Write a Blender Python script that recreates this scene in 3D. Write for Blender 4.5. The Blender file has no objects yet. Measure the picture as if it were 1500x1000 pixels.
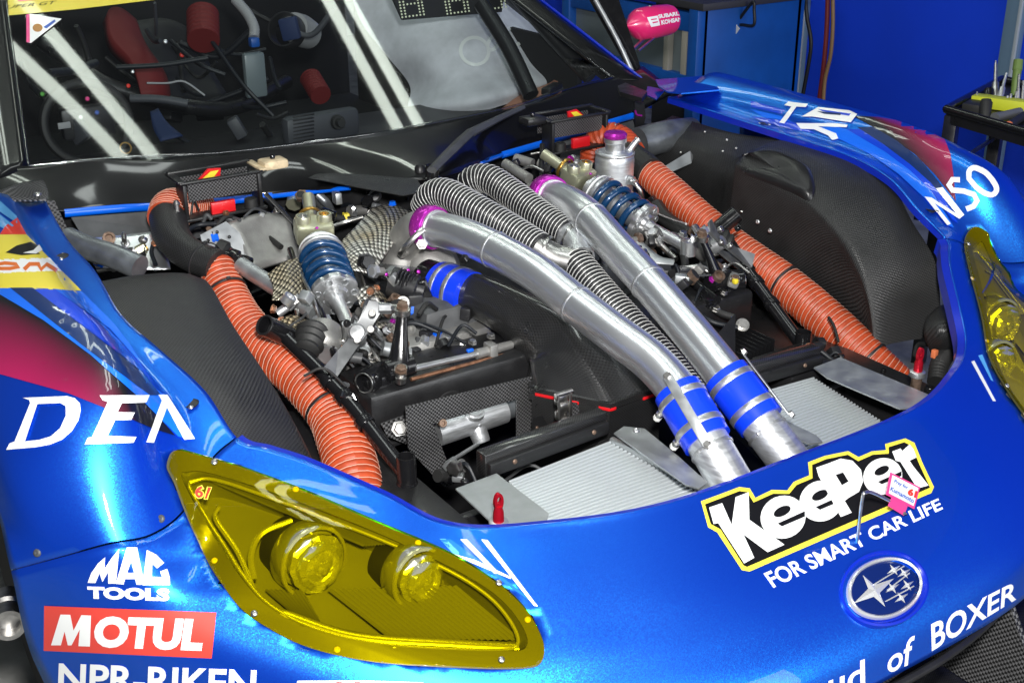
import bpy, bmesh, math, random
from mathutils import Vector, Matrix
from mathutils.bvhtree import BVHTree
from mathutils.geometry import tessellate_polygon
random.seed(7)
R = math.radians
scn = bpy.context.scene
COL = scn.collection
# ---------------------------------------------------------------- camera
CAM = Vector((-1.46161, -1.22511, 1.75303)); YAW, PITCH, ROLL, FL = -0.581923, -0.414655, -0.006293, 1804.78
_f = Vector((-math.sin(YAW)*math.cos(PITCH), math.cos(YAW)*math.cos(PITCH), math.sin(PITCH)))
_r0 = Vector((math.cos(YAW), math.sin(YAW), 0)); _u0 = _r0.cross(_f)
RX = math.cos(ROLL)*_r0 + math.sin(ROLL)*_u0; UX = -math.sin(ROLL)*_r0 + math.cos(ROLL)*_u0; FX = _f
cd = bpy.data.cameras.new('camera'); co = bpy.data.objects.new('camera', cd); COL.objects.link(co)
m = Matrix((RX, UX, -FX)).transposed().to_4x4(); m.translation = CAM; co.matrix_world = m
cd.sensor_width = 36; cd.lens = FL/1500*36; cd.clip_end = 200; cd.clip_start = 0.05
scn.camera = co
scn.view_settings.view_transform = 'Standard'; scn.view_settings.look = 'None'
scn.view_settings.exposure = 0.22; scn.view_settings.gamma = 1.0
scn.cycles.use_denoising = True; scn.cycles.sample_clamp_indirect = 4.0; scn.cycles.blur_glossy = 1.0; scn.cycles.max_bounces = 8; scn.cycles.transparent_max_bounces = 12
# ---------------------------------------------------------------- world + lamps
w = bpy.data.worlds.new('World'); scn.world = w; w.use_nodes = True
bg = w.node_tree.nodes['Background']; bg.inputs[0].default_value = (0.82, 0.9, 1.0, 1); bg.inputs[1].default_value = 0.075
def area(name, loc, target, size, power, col=(1,1,1), size_y=None):
    d = bpy.data.lights.new(name, 'AREA'); d.energy = power; d.color = col
    d.shape = 'RECTANGLE' if size_y else 'DISK'; d.size = size
    if size_y: d.size_y = size_y
    o = bpy.data.objects.new(name, d); COL.objects.link(o); o.location = loc
    o.rotation_euler = (Vector(target)-Vector(loc)).to_track_quat('-Z', 'Y').to_euler()
    return o
area('camera_flash', (-1.36, -1.22, 2.02), (-0.1, .75, .7), .17, 92, (1, .985, .96))
for _x in (-.62, -.38, .75): area('ceiling_strip_lamp', (_x, 1.0, 3.4), (_x, 1.0, 0), .13, 6.5, (.93, 1, .97), 1.9)
area('open_door_daylight', (1.2, -7.5, 2.4), (0, .3, .6), 6.0, 270, (.95, .98, 1), 3.2)

# ---------------------------------------------------------------- measuring helpers
def ray(px, py): return FX + RX*((px-750)/FL) - UX*((py-500)/FL)
def U(px, py, x=None, y=None, z=None):
    """a photo point on a known vertical / horizontal plane of the car -> metres"""
    v = ray(px, py)
    t = (x-CAM.x)/v.x if x is not None else (y-CAM.y)/v.y if y is not None else (z-CAM.z)/v.z
    return CAM + v*t
def PR(p):
    d = Vector(p)-CAM; z = d.dot(FX)
    return (750+FL*d.dot(RX)/z, 500-FL*d.dot(UX)/z)
def MX(p, s=1): return Vector((p[0]*s, p[1], p[2]))
def V(*a): return Vector(a)

# ---------------------------------------------------------------- materials
MATS = {}
def nodes(name):
    m = bpy.data.materials.new(name); m.use_nodes = True
    nt = m.node_tree; return m, nt, nt.nodes['Principled BSDF']
def mat(name, col, rough=.5, metal=0., bump=0., bscale=200., coat=0., coatr=.05, spec=.5, var=0., vscale=8., rvar=0., stretch=None, emit=0., alpha=1., trans=0., coord='Object', sheen=0.):
    m, nt, p = nodes(name)
    p.inputs['Base Color'].default_value = (*col, 1); p.inputs['Roughness'].default_value = rough
    p.inputs['Metallic'].default_value = metal; p.inputs['Coat Weight'].default_value = coat
    p.inputs['Coat Roughness'].default_value = coatr; p.inputs['Specular IOR Level'].default_value = spec
    if emit: p.inputs['Emission Color'].default_value = (*col, 1); p.inputs['Emission Strength'].default_value = emit
    if trans: p.inputs['Transmission Weight'].default_value = trans
    if bump or var or rvar:
        tc = nt.nodes.new('ShaderNodeTexCoord'); mp = nt.nodes.new('ShaderNodeMapping')
        nt.links.new(tc.outputs[coord], mp.inputs[0])
        if stretch: mp.inputs['Scale'].default_value = stretch
    if var or rvar:
        n = nt.nodes.new('ShaderNodeTexNoise'); n.inputs['Scale'].default_value = vscale; n.inputs['Detail'].default_value = 3; n.inputs['Roughness'].default_value = .55
        nt.links.new(mp.outputs[0], n.inputs['Vector'])
        if var:
            mx = nt.nodes.new('ShaderNodeMix'); mx.data_type = 'RGBA'
            mx.inputs[6].default_value = (*[c*(1-var) for c in col], 1); mx.inputs[7].default_value = (*[min(1, c*(1+var)) for c in col], 1)
            cr = nt.nodes.new('ShaderNodeMapRange'); cr.inputs[1].default_value = .3; cr.inputs[2].default_value = .7
            nt.links.new(n.outputs[0], cr.inputs[0]); nt.links.new(cr.outputs[0], mx.inputs[0]); nt.links.new(mx.outputs[2], p.inputs['Base Color'])
        if rvar:
            mr = nt.nodes.new('ShaderNodeMapRange'); mr.inputs[1].default_value = .3; mr.inputs[2].default_value = .7
            mr.inputs[3].default_value = max(.02, rough-rvar); mr.inputs[4].default_value = min(1, rough+rvar)
            nt.links.new(n.outputs[0], mr.inputs[0]); nt.links.new(mr.outputs[0], p.inputs['Roughness'])
    if bump:
        n2 = nt.nodes.new('ShaderNodeTexNoise'); n2.inputs['Scale'].default_value = bscale; n2.inputs['Detail'].default_value = 3
        nt.links.new(mp.outputs[0], n2.inputs['Vector'])
        b = nt.nodes.new('ShaderNodeBump'); b.inputs['Strength'].default_value = bump; b.inputs['Distance'].default_value = .002
        nt.links.new(n2.outputs[0], b.inputs['Height']); nt.links.new(b.outputs[0], p.inputs['Normal'])
    MATS[name] = m; return m
def mathn(nt, op, a, b=None, c=None):
    n = nt.nodes.new('ShaderNodeMath'); n.operation = op
    for i, v in enumerate((a, b, c)):
        if v is None: continue
        if isinstance(v, (int, float)): n.inputs[i].default_value = v
        else: nt.links.new(v, n.inputs[i])
    return n.outputs[0]
def carbon(name, pitch=.004, lo=.010, hi=.034, rough=.38, bump=.5, coord='UV', coat=0.):
    m, nt, p = nodes(name)
    tc = nt.nodes.new('ShaderNodeTexCoord'); sp = nt.nodes.new('ShaderNodeSeparateXYZ'); nt.links.new(tc.outputs[coord], sp.inputs[0])
    a = mathn(nt, 'MULTIPLY', sp.outputs[0], 1/pitch); b = mathn(nt, 'MULTIPLY', sp.outputs[1], 1/pitch)
    fa = mathn(nt, 'FLOOR', a); fb = mathn(nt, 'FLOOR', b)
    f = mathn(nt, 'LESS_THAN', mathn(nt, 'FLOORED_MODULO', mathn(nt, 'ADD', fa, fb), 2.), 1.)
    # bulge of each tow
    ha = mathn(nt, 'SINE', mathn(nt, 'MULTIPLY', mathn(nt, 'FRACT', a), math.pi)); hb = mathn(nt, 'SINE', mathn(nt, 'MULTIPLY', mathn(nt, 'FRACT', b), math.pi))
    h = mathn(nt, 'ADD', mathn(nt, 'MULTIPLY', f, ha), mathn(nt, 'MULTIPLY', mathn(nt, 'SUBTRACT', 1., f), hb))
    n = nt.nodes.new('ShaderNodeTexNoise'); n.inputs['Scale'].default_value = 9; n.inputs['Detail'].default_value = 8; n.inputs['Roughness'].default_value = .7
    nt.links.new(tc.outputs['Object'], n.inputs['Vector'])
    mx = nt.nodes.new('ShaderNodeMix'); mx.data_type = 'RGBA'; mx.inputs[6].default_value = (lo, lo, lo*1.02, 1); mx.inputs[7].default_value = (hi, hi, hi*1.03, 1)
    nt.links.new(mathn(nt, 'MULTIPLY', f, mathn(nt, 'MULTIPLY_ADD', n.outputs[0], 1.4, .2)), mx.inputs[0]); nt.links.new(mx.outputs[2], p.inputs['Base Color'])
    mr = nt.nodes.new('ShaderNodeMapRange'); mr.inputs[1].default_value = .3; mr.inputs[2].default_value = .7; mr.inputs[3].default_value = rough-.1; mr.inputs[4].default_value = rough+.14
    nt.links.new(n.outputs[0], mr.inputs[0]); nt.links.new(mr.outputs[0], p.inputs['Roughness'])
    bp = nt.nodes.new('ShaderNodeBump'); bp.inputs['Strength'].default_value = bump; bp.inputs['Distance'].default_value = .0008
    nt.links.new(h, bp.inputs['Height']); nt.links.new(bp.outputs[0], p.inputs['Normal'])
    p.inputs['Coat Weight'].default_value = coat; p.inputs['Coat Roughness'].default_value = .12
    MATS[name] = m; return m
def embossed(name, col, scale=170., rough=.22):
    m, nt, p = nodes(name)
    p.inputs['Metallic'].default_value = .8; p.inputs['Roughness'].default_value = rough
    tc = nt.nodes.new('ShaderNodeTexCoord'); mp = nt.nodes.new('ShaderNodeMapping'); mp.inputs['Rotation'].default_value = (0, 0, R(30)); nt.links.new(tc.outputs['UV'], mp.inputs[0])
    vo = nt.nodes.new('ShaderNodeTexVoronoi'); vo.inputs['Scale'].default_value = scale; vo.inputs['Randomness'].default_value = .12; nt.links.new(mp.outputs[0], vo.inputs['Vector'])
    bp = nt.nodes.new('ShaderNodeBump'); bp.inputs['Strength'].default_value = 1.0; bp.inputs['Distance'].default_value = .004; bp.invert = True
    nt.links.new(vo.outputs['Distance'], bp.inputs['Height']); nt.links.new(bp.outputs[0], p.inputs['Normal'])
    n = nt.nodes.new('ShaderNodeTexNoise'); n.inputs['Scale'].default_value = 12; n.inputs['Detail'].default_value = 6
    nt.links.new(tc.outputs['Object'], n.inputs['Vector'])
    mx = nt.nodes.new('ShaderNodeMix'); mx.data_type = 'RGBA'; mx.inputs[6].default_value = (*col, 1); mx.inputs[7].default_value = (col[0]*.75, col[1]*.62, col[2]*.42, 1)
    mr = nt.nodes.new('ShaderNodeMapRange'); mr.inputs[1].default_value = .45; mr.inputs[2].default_value = .75; nt.links.new(n.outputs[0], mr.inputs[0])
    nt.links.new(mr.outputs[0], mx.inputs[0])
    gr = nt.nodes.new('ShaderNodeMapRange'); gr.inputs[1].default_value = .30; gr.inputs[2].default_value = .52; gr.inputs[3].default_value = 1.; gr.inputs[4].default_value = .10; nt.links.new(vo.outputs['Distance'], gr.inputs[0])
    mu = nt.nodes.new('ShaderNodeMix'); mu.data_type = 'RGBA'; mu.blend_type = 'MULTIPLY'; mu.inputs[0].default_value = 1; nt.links.new(mx.outputs[2], mu.inputs[6]); nt.links.new(gr.outputs[0], mu.inputs[7]); nt.links.new(mu.outputs[2], p.inputs['Base Color'])
    MATS[name] = m; return m
def flake_paint(name, col, glint, amount=.45, rough=.34):
    """metallic pearl: coloured diffuse + coloured flake lobe under clear coat"""
    m, nt, p = nodes(name)
    p.inputs['Base Color'].default_value = (*col, 1); p.inputs['Roughness'].default_value = .42; p.inputs['Metallic'].default_value = .15
    p.inputs['Coat Weight'].default_value = 1; p.inputs['Coat Roughness'].default_value = .035
    tc = nt.nodes.new('ShaderNodeTexCoord')
    vo = nt.nodes.new('ShaderNodeTexVoronoi'); vo.inputs['Scale'].default_value = 620; nt.links.new(tc.outputs['Object'], vo.inputs['Vector'])
    geo = nt.nodes.new('ShaderNodeNewGeometry')
    sub = nt.nodes.new('ShaderNodeVectorMath'); sub.operation = 'SUBTRACT'; sub.inputs[1].default_value = (.5, .5, .5); nt.links.new(vo.outputs['Color'], sub.inputs[0])
    sc = nt.nodes.new('ShaderNodeVectorMath'); sc.operation = 'SCALE'; sc.inputs['Scale'].default_value = .11; nt.links.new(sub.outputs[0], sc.inputs[0])
    ad = nt.nodes.new('ShaderNodeVectorMath'); ad.operation = 'ADD'; nt.links.new(geo.outputs['Normal'], ad.inputs[0]); nt.links.new(sc.outputs[0], ad.inputs[1])
    no = nt.nodes.new('ShaderNodeVectorMath'); no.operation = 'NORMALIZE'; nt.links.new(ad.outputs[0], no.inputs[0])
    gl = nt.nodes.new('ShaderNodeBsdfGlossy'); gl.inputs['Color'].default_value = (*glint, 1); gl.inputs['Roughness'].default_value = rough; nt.links.new(no.outputs[0], gl.inputs['Normal'])
    ms = nt.nodes.new('ShaderNodeMixShader'); ms.inputs[0].default_value = amount
    nt.links.new(p.outputs[0], ms.inputs[1]); nt.links.new(gl.outputs[0], ms.inputs[2])
    out = nt.nodes['Material Output']; nt.links.new(ms.outputs[0], out.inputs[0])
    MATS[name] = m; return m
def film(name, col, refl=.08, rough=.01, ior=1.5):
    """thin clear / tinted sheet: fresnel gloss over coloured transparency"""
    m = bpy.data.materials.new(name); m.use_nodes = True; nt = m.node_tree
    nt.nodes.remove(nt.nodes['Principled BSDF']); out = nt.nodes['Material Output']
    t = nt.nodes.new('ShaderNodeBsdfTransparent'); t.inputs[0].default_value = (*col, 1)
    g = nt.nodes.new('ShaderNodeBsdfGlossy'); g.inputs['Roughness'].default_value = rough
    ge = nt.nodes.new('ShaderNodeNewGeometry'); dp = nt.nodes.new('ShaderNodeVectorMath'); dp.operation = 'DOT_PRODUCT'
    nt.links.new(ge.outputs['Incoming'], dp.inputs[0]); nt.links.new(ge.outputs['Normal'], dp.inputs[1])
    c = mathn(nt, 'SUBTRACT', 1., mathn(nt, 'ABSOLUTE', dp.outputs['Value'])); r0 = ((ior-1)/(ior+1))**2
    f = mathn(nt, 'MULTIPLY_ADD', mathn(nt, 'POWER', c, 5.), 1-r0, r0+refl-.04)   # fresnel of a thin sheet, same from both sides
    ms = nt.nodes.new('ShaderNodeMixShader'); nt.links.new(f, ms.inputs[0]); nt.links.new(t.outputs[0], ms.inputs[1]); nt.links.new(g.outputs[0], ms.inputs[2])
    nt.links.new(ms.outputs[0], out.inputs[0]); MATS[name] = m; return m

flake_paint('paint', (.0004, .026, .47), (.0, .34, .98))
mat('paint_inner', (.002, .02, .42), .3, coat=.6)
mat('stripe_light', (.006, .15, .85), .35, coat=1); mat('stripe_mid', (.0, .05, .62), .35, coat=1); mat('stripe_dark', (.003, .022, .11), .35, coat=1); mat('stripe_cyan', (.10, .42, .85), .35, coat=1)
mat('decal_white', (.86, .88, .87), .4, coat=.5); mat('decal_black', (.005, .005, .006), .5, coat=.25, coatr=.05, spec=.2); mat('decal_yellow', (.78, .66, .06), .4, coat=.5)
mat('decal_red', (.68, .055, .04), .4, coat=.4); mat('decal_orange', (.72, .16, .02), .4, coat=.5); mat('decal_pink', (.8, .05, .25), .4, coat=.3); mat('decal_scarlet', (.75, .03, .015), .4, coat=.5)
mat('decal_green', (.1, .4, .05), .4); mat('ink_blue', (.05, .12, .5), .5); mat('print_gold', (.45, .22, .06), .5)
carbon('carbon', .0036, .006, .034, rough=.40, bump=.5); carbon('carbon_gloss', .0030, .005, .022, .34, .5, coat=1.); carbon('carbon_coarse', .0055, .010, .12, .4, .9)
carbon('carbon_mesh', .0042, .006, .12, .38, 1.)
mat('cowl_black', (.003, .003, .0035), .35, coat=.7, coatr=.07, spec=.2)
mat('black_satin', (.012, .012, .013), .36, bump=.15, bscale=300, rvar=.1, vscale=30)
mat('black_gloss', (.008, .008, .009), .16, rvar=.08, vscale=40)
mat('black_plastic', (.016, .016, .018), .42, bump=.1)
mat('black_rubber', (.014, .014, .014), .6, bump=.2, bscale=120)
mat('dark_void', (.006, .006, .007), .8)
mat('dark_grey', (.055, .057, .06), .5, var=.3, vscale=20)
mat('alu', (.90, .92, .95), .33, .94, var=.05, vscale=9)
mat('alu_brushed', (.74, .76, .78), .40, .85, var=.12, vscale=30, rvar=.08, stretch=(1, 1, 8), bump=.06, bscale=90)
mat('alu_machined', (.66, .67, .68), .38, .9, var=.08, vscale=40, rvar=.07)
mat('alu_plate', (.46, .48, .49), .48, .85, var=.12, vscale=25, rvar=.1)
mat('alu_dull', (.20, .205, .21), .45, .7, var=.2, vscale=30, rvar=.1)
mat('cast', (.36, .355, .34), .52, .75, bump=.35, bscale=420, var=.2, vscale=22)
mat('steel', (.56, .55, .53), .32, 1., var=.25, vscale=60)
mat('steel_tube', (.26, .28, .30), .4, .75, var=.2, vscale=25, rvar=.1, bump=.1)
mat('rust_steel', (.22, .15, .11), .5, .7, var=.5, vscale=70)
mat('purple', (.52, .03, .46), .24, .6, rvar=.06, vscale=40)
mat('red_anod', (.62, .012, .03), .25, .65)
mat('silicone_blue', (.004, .045, .80), .32, coat=.5, coatr=.12)
mat('spring_blue', (.006, .045, .13), .26, .2, coat=.6)
mat('orange', (.45, .062, .018), .44, var=.26, vscale=26, bump=.25, bscale=60)
mat('orange_wire', (.72, .42, .32), .45)
mat('duct_black', (.014, .014, .016), .34, bump=.3, bscale=90); mat('duct_wire', (.72, .72, .70), .35, .3)
mat('adjuster', (.50, .50, .36), .34, .75, var=.12, vscale=30); mat('gold', (.62, .36, .08), .3, .9)
mat('blue_edge', (.0, .12, .75), .3, coat=.6)
mat('radiator', (.70, .75, .77), .42, .55); mat('radiator_dark', (.10, .12, .13), .5, .5)
mat('white_plastic', (.75, .75, .72), .4); mat('yellow_tag', (.75, .6, .03), .5); mat('red_tag', (.66, .01, .015), .35, coat=.4)
mat('tape', (.55, .44, .28), .6, var=.35, vscale=40); mat('copper', (.34, .17, .10), .4, .8, var=.4, vscale=60)
embossed('heat_shield', (.92, .90, .84), 82, .34); embossed('heat_shield_dark', (.62, .55, .42), 88, .34)
mat('wall_blue', (.001, .048, .72), .6, var=.10, vscale=1.5); mat('batten', (.15, .24, .34), .5); mat('batten_edge', (.42, .47, .52), .5)
mat('cabinet_blue', (.004, .075, .34), .4, var=.15, vscale=6); mat('cabinet_dark', (.03, .03, .035), .5); mat('cabinet_glass', (.14, .17, .18), .35); mat('cabinet_cream', (.36, .34, .29), .5)
mat('floor', (.20, .20, .19), .55, var=.35, vscale=9, bump=.3, bscale=80)
mat('cable_black', (.006, .008, .012), .5); mat('cable_red', (.20, .02, .02), .5); mat('cable_tan', (.24, .14, .06), .5)
mat('pink', (.80, .02, .16), .3, coat=.7); mat('green_tool', (.14, .22, .05), .5); mat('lime', (.58, .62, .03), .5); mat('orange_grip', (.75, .2, .08), .5); mat('grey_grip', (.12, .125, .13), .45)
mat('seat_red', (.13, .004, .004), .7); mat('belt_blue', (.004, .018, .075), .7); mat('cloth_grey', (.66, .67, .72), .8, var=.1, vscale=20, bump=.3, bscale=70); mat('skin', (.42, .20, .13), .5)
mat('dash_grey', (.05, .053, .062), .55); mat('print_grey', (.30, .30, .31), .6)
mat('magnet_blue', (.015, .09, .55), .4, coat=.3)
mat('reflector_gold', (.55, .54, .28), .22, .75); mat('lamp_glass', (.60, .60, .45), .06, .75, bump=.9, bscale=38, coat=1, coatr=.02, rvar=.05, vscale=60); mat('bulb_housing', (.12, .12, .10), .2, coat=.8); mat('lamp_border', (.085, .082, .05), .35, coat=.3); mat('lamp_rib', (.16, .16, .12), .25, coat=.6)
mat('badge_blue', (.002, .012, .10), .2, coat=.8, coatr=.02); mat('chrome', (.86, .87, .88), .07, 1.); mat('badge_silver', (.82, .83, .84), .22, .65)
mat('led', (.62, .66, .48), .5, emit=.35)
film('glass', (.76, .80, .80), .055, .035); film('lens_yellow', (1., .95, .17), .05, .015, 1.25); film('lens_edge', (.42, .36, .01), .06, .04); film('clear_plate', (.75, .76, .77), .12, .05)
m = bpy.data.materials.new('tube_light'); m.use_nodes = True; _n = m.node_tree.nodes['Principled BSDF']; _n.inputs['Base Color'].default_value = (1,1,1,1); _n.inputs['Emission Color'].default_value = (.90, 1, .88, 1); _n.inputs['Emission Strength'].default_value = 10; MATS['tube_light'] = m
# magenta -> black fade of the fender livery (a painted gradient along the car)
def fade(name, y0, y1, a=(.50, .010, .11), b=(.004, .004, .006)):
    m, nt, p = nodes(name); p.inputs['Coat Weight'].default_value = 1; p.inputs['Coat Roughness'].default_value = .03; p.inputs['Roughness'].default_value = .4
    tc = nt.nodes.new('ShaderNodeTexCoord'); sp = nt.nodes.new('ShaderNodeSeparateXYZ'); nt.links.new(tc.outputs['Object'], sp.inputs[0])
    ax = mathn(nt, 'ABSOLUTE', sp.outputs[0])
    q = mathn(nt, 'MULTIPLY_ADD', sp.outputs[1], -.25, mathn(nt, 'ADD', ax, .175))
    mr = nt.nodes.new('ShaderNodeMapRange'); mr.inputs[1].default_value = y0; mr.inputs[2].default_value = y1; nt.links.new(q, mr.inputs[0])
    mx = nt.nodes.new('ShaderNodeMix'); mx.data_type = 'RGBA'; mx.inputs[6].default_value = (*b, 1); mx.inputs[7].default_value = (*a, 1)
    nt.links.new(mr.outputs[0], mx.inputs[0]); nt.links.new(mx.outputs[2], p.inputs['Base Color']); MATS[name] = m

# ---------------------------------------------------------------- mesh helpers
def link(name, me, parent, mt):
    o = bpy.data.objects.new(name, me); COL.objects.link(o); o.parent = parent
    if mt and not me.materials: me.materials.append(MATS[mt])
    return o
def obj(name, verts, faces, mt, parent=None, smooth=True, uv=None, label=None):
    me = bpy.data.meshes.new(name); me.from_pydata([tuple(v) for v in verts], [], faces)
    if uv:
        l = me.uv_layers.new(name='UV'); dat = [0.0]*(2*len(me.loops))
        for i, lp in enumerate(me.loops):
            t = uv[lp.vertex_index] if len(uv) == len(verts) else uv[i]; dat[2*i] = t[0]; dat[2*i+1] = t[1]
        l.data.foreach_set('uv', dat)
    if smooth is True: me.polygons.foreach_set('use_smooth', [True]*len(me.polygons))
    o = link(name, me, parent, mt)
    if isinstance(smooth, (int, float)) and smooth is not True and smooth: me.polygons.foreach_set('use_smooth', [True]*len(me.polygons)); me.set_sharp_from_angle(angle=R(smooth))
    if label: o['label'] = label
    return o
def bm_obj(name, bm, mt, parent=None, smooth=35, label=None, boxuv=True):
    bmesh.ops.recalc_face_normals(bm, faces=bm.faces)
    if boxuv:
        ul = bm.loops.layers.uv.verify()
        for f in bm.faces:
            n = f.normal; ax = max(range(3), key=lambda i: abs(n[i])); a, b = [(1, 2), (0, 2), (0, 1)][ax]
            for lp in f.loops: lp[ul].uv = (lp.vert.co[a], lp.vert.co[b])
    me = bpy.data.meshes.new(name); bm.to_mesh(me); bm.free()
    if smooth: me.polygons.foreach_set('use_smooth', [True]*len(me.polygons)); me.set_sharp_from_angle(angle=R(smooth))
    o = link(name, me, parent, mt)
    if label: o['label'] = label
    return o
def empty(name, loc=(0, 0, 0), parent=None):
    o = bpy.data.objects.new(name, None); COL.objects.link(o); o.location = loc; o.parent = parent; o.empty_display_size = .1; return o
def tag(o, label, cat=None, group=None, kind=None):
    if label: o['label'] = label
    if cat: o['category'] = cat
    if group: o['group'] = group
    if kind: o['kind'] = kind
    return o
def crom(pts, sub):
    """Catmull-Rom through points (tuples of any length)"""
    P = [tuple(p) for p in pts]; out = []
    if len(P) == 2:
        return [tuple(P[0][k]+(P[1][k]-P[0][k])*i/sub for k in range(len(P[0]))) for i in range(sub+1)]
    Q = [tuple(2*a-b for a, b in zip(P[0], P[1]))]+P+[tuple(2*a-b for a, b in zip(P[-1], P[-2]))]
    for i in range(1, len(Q)-2):
        a, b, c, d = Q[i-1:i+3]
        for k in range(sub):
            t = k/sub
            out.append(tuple(.5*(2*b[j]+(c[j]-a[j])*t+(2*a[j]-5*b[j]+4*c[j]-d[j])*t*t+(3*b[j]-a[j]-3*c[j]+d[j])*t**3) for j in range(len(b))))
    out.append(P[-1]); return out
def frames(path, up=None):
    T = []
    for i in range(len(path)):
        a = path[max(0, i-1)]; b = path[min(len(path)-1, i+1)]; T.append((b-a).normalized())
    n = T[0].orthogonal().normalized() if up is None else (Vector(up)-T[0]*T[0].dot(Vector(up))).normalized()
    F = []
    for i, t in enumerate(T):
        n = (n-t*n.dot(t)).normalized(); F.append((t, n, t.cross(n)))
    return F
def resample(path, rad, step):
    L = [0.]
    for a, b in zip(path, path[1:]): L.append(L[-1]+(b-a).length)
    n = max(2, int(L[-1]/step)); P = []; Q = []; k = 0
    for i in range(n+1):
        s = L[-1]*i/n
        while k < len(L)-2 and L[k+1] < s: k += 1
        t = (s-L[k])/max(1e-9, L[k+1]-L[k]); P.append(path[k].lerp(path[k+1], t)); Q.append(rad[k]+(rad[k+1]-rad[k])*t)
    return P, Q, L[-1]
def spine(pts, r, sub=10):
    rr = list(r) if isinstance(r, (list, tuple)) else [r]*len(pts)
    c = crom([(*p, q) for p, q in zip(pts, rr)], sub)
    return [Vector(x[:3]) for x in c], [x[3] for x in c]
def tube(name, pts, r, mt, parent=None, n=20, sub=10, caps=True, step=None, rib=None, label=None, squash=None, noise=0.):
    path, rad = spine(pts, r, sub)
    if step: path, rad, L = resample(path, rad, step)
    F = frames(path, (0, 0, 1)); vs = []; fs = []; uv = []; s = 0
    for i, (p, q) in enumerate(zip(path, rad)):
        if i: s += (p-path[i-1]).length
        if rib: q = q*(1+rib[1]*(math.cos(2*math.pi*s/rib[0])))
        if noise: q *= 1+noise*math.sin(s*37+1.3)*math.sin(s*91)
        for k in range(n+1):
            a = 2*math.pi*k/n; nx = math.cos(a)*(squash or 1)
            vs.append(p+F[i][1]*(q*nx)+F[i][2]*(q*math.sin(a))); uv.append((k/n*2*math.pi*q, s))
    w_ = n+1
    for i in range(len(path)-1):
        for k in range(n): fs.append((i*w_+k, i*w_+k+1, (i+1)*w_+k+1, (i+1)*w_+k))
    if caps:
        fs.append(tuple(range(n-1, -1, -1))); o_ = (len(path)-1)*w_; fs.append(tuple(o_+k for k in range(n)))
    return obj(name, vs, fs, mt, parent, smooth=50, uv=uv, label=label)
def helix(name, pts, r, pitch, wire, mt, parent, sub=10, seg=18, label=None):
    path, rad = spine(pts, r, sub); path, rad, L = resample(path, rad, pitch/seg)
    F = frames(path, (0, 0, 1)); hp = []
    for i, (p, q) in enumerate(zip(path, rad)):
        a = 2*math.pi*i/seg; hp.append(p+F[i][1]*(q*math.cos(a))+F[i][2]*(q*math.sin(a)))
    G = frames(hp); vs = []; fs = []
    for i, p in enumerate(hp):
        for k in range(4):
            a = math.pi/2*k; vs.append(p+G[i][1]*(wire*math.cos(a))+G[i][2]*(wire*math.sin(a)))
    for i in range(len(hp)-1):
        for k in range(4): fs.append((i*4+k, i*4+(k+1) % 4, (i+1)*4+(k+1) % 4, (i+1)*4+k))
    return obj(name, vs, fs, mt, parent, label=label)
def axes(d, up=(0, 0, 1)):
    d = Vector(d).normalized(); u = Vector(up)
    if abs(d.dot(u)) > .99: u = Vector((1, 0, 0))
    s = d.cross(u).normalized(); return d, s, s.cross(d)
def lathe(name, o, d, prof, mt, parent=None, n=32, label=None, smooth=40, wob=None):
    d, s, t = axes(d); vs = []; fs = []; uv = []; o = Vector(o)
    for h, r in prof:
        for k in range(n):
            a = 2*math.pi*k/n; q = r*(wob(a) if wob else 1); vs.append(o+d*h+s*(q*math.cos(a))+t*(q*math.sin(a))); uv.append((a*r, h))
    for i in range(len(prof)-1):
        for k in range(n): fs.append((i*n+k, i*n+(k+1) % n, (i+1)*n+(k+1) % n, (i+1)*n+k))
    if prof[0][1] > 1e-6: fs.append(tuple(range(n-1, -1, -1)))
    if prof[-1][1] > 1e-6: fs.append(tuple((len(prof)-1)*n+k for k in range(n)))
    return obj(name, vs, fs, mt, parent, smooth=smooth, uv=uv, label=label)
def ring(name, o, d, r, w, th, mt, parent=None, n=40, label=None):
    """open band: radius r, width w along d, radial thickness th"""
    return lathe(name, o, d, [(-w/2, r-.0), (-w/2, r+th), (w/2, r+th), (w/2, r)], mt, parent, n, label) if False else _ring(name, o, d, r, w, th, mt, parent, n, label)
def _ring(name, o, d, r, w, th, mt, parent, n, label):
    d, s, t = axes(d); o = Vector(o); vs = []; fs = []; pr = [(-w/2, r), (-w/2, r+th*.8), (-w/2+th*.25, r+th), (w/2-th*.25, r+th), (w/2, r+th*.8), (w/2, r)]; m_ = len(pr)
    for h, q in pr:
        for k in range(n):
            a = 2*math.pi*k/n; vs.append(o+d*h+s*(q*math.cos(a))+t*(q*math.sin(a)))
    for i in range(m_):
        for k in range(n): fs.append((i*n+k, i*n+(k+1) % n, ((i+1) % m_)*n+(k+1) % n, ((i+1) % m_)*n+k))
    return obj(name, vs, fs, mt, parent, smooth=40, label=label)
def box(name, c, size, mt, parent=None, d=(1, 0, 0), up=(0, 0, 1), bev=.002, label=None, seg=2):
    d, s, t = axes(d, up); M = Matrix((d, -s, t)).transposed().to_4x4(); M.translation = Vector(c)
    bm = bmesh.new(); bmesh.ops.create_cube(bm, size=1); bmesh.ops.scale(bm, vec=size, verts=bm.verts)
    if bev: bmesh.ops.bevel(bm, geom=bm.edges[:], offset=min(bev, min(size)*.45), segments=seg, affect='EDGES', profile=.5)
    ul = bm.loops.layers.uv.verify()
    for f in bm.faces:
        n = f.normal; ax = max(range(3), key=lambda i: abs(n[i])); a, b = [(1, 2), (0, 2), (0, 1)][ax]
        for lp in f.loops: lp[ul].uv = (lp.vert.co[a], lp.vert.co[b])
    bm.transform(M); return bm_obj(name, bm, mt, parent, label=label, boxuv=False)
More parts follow.
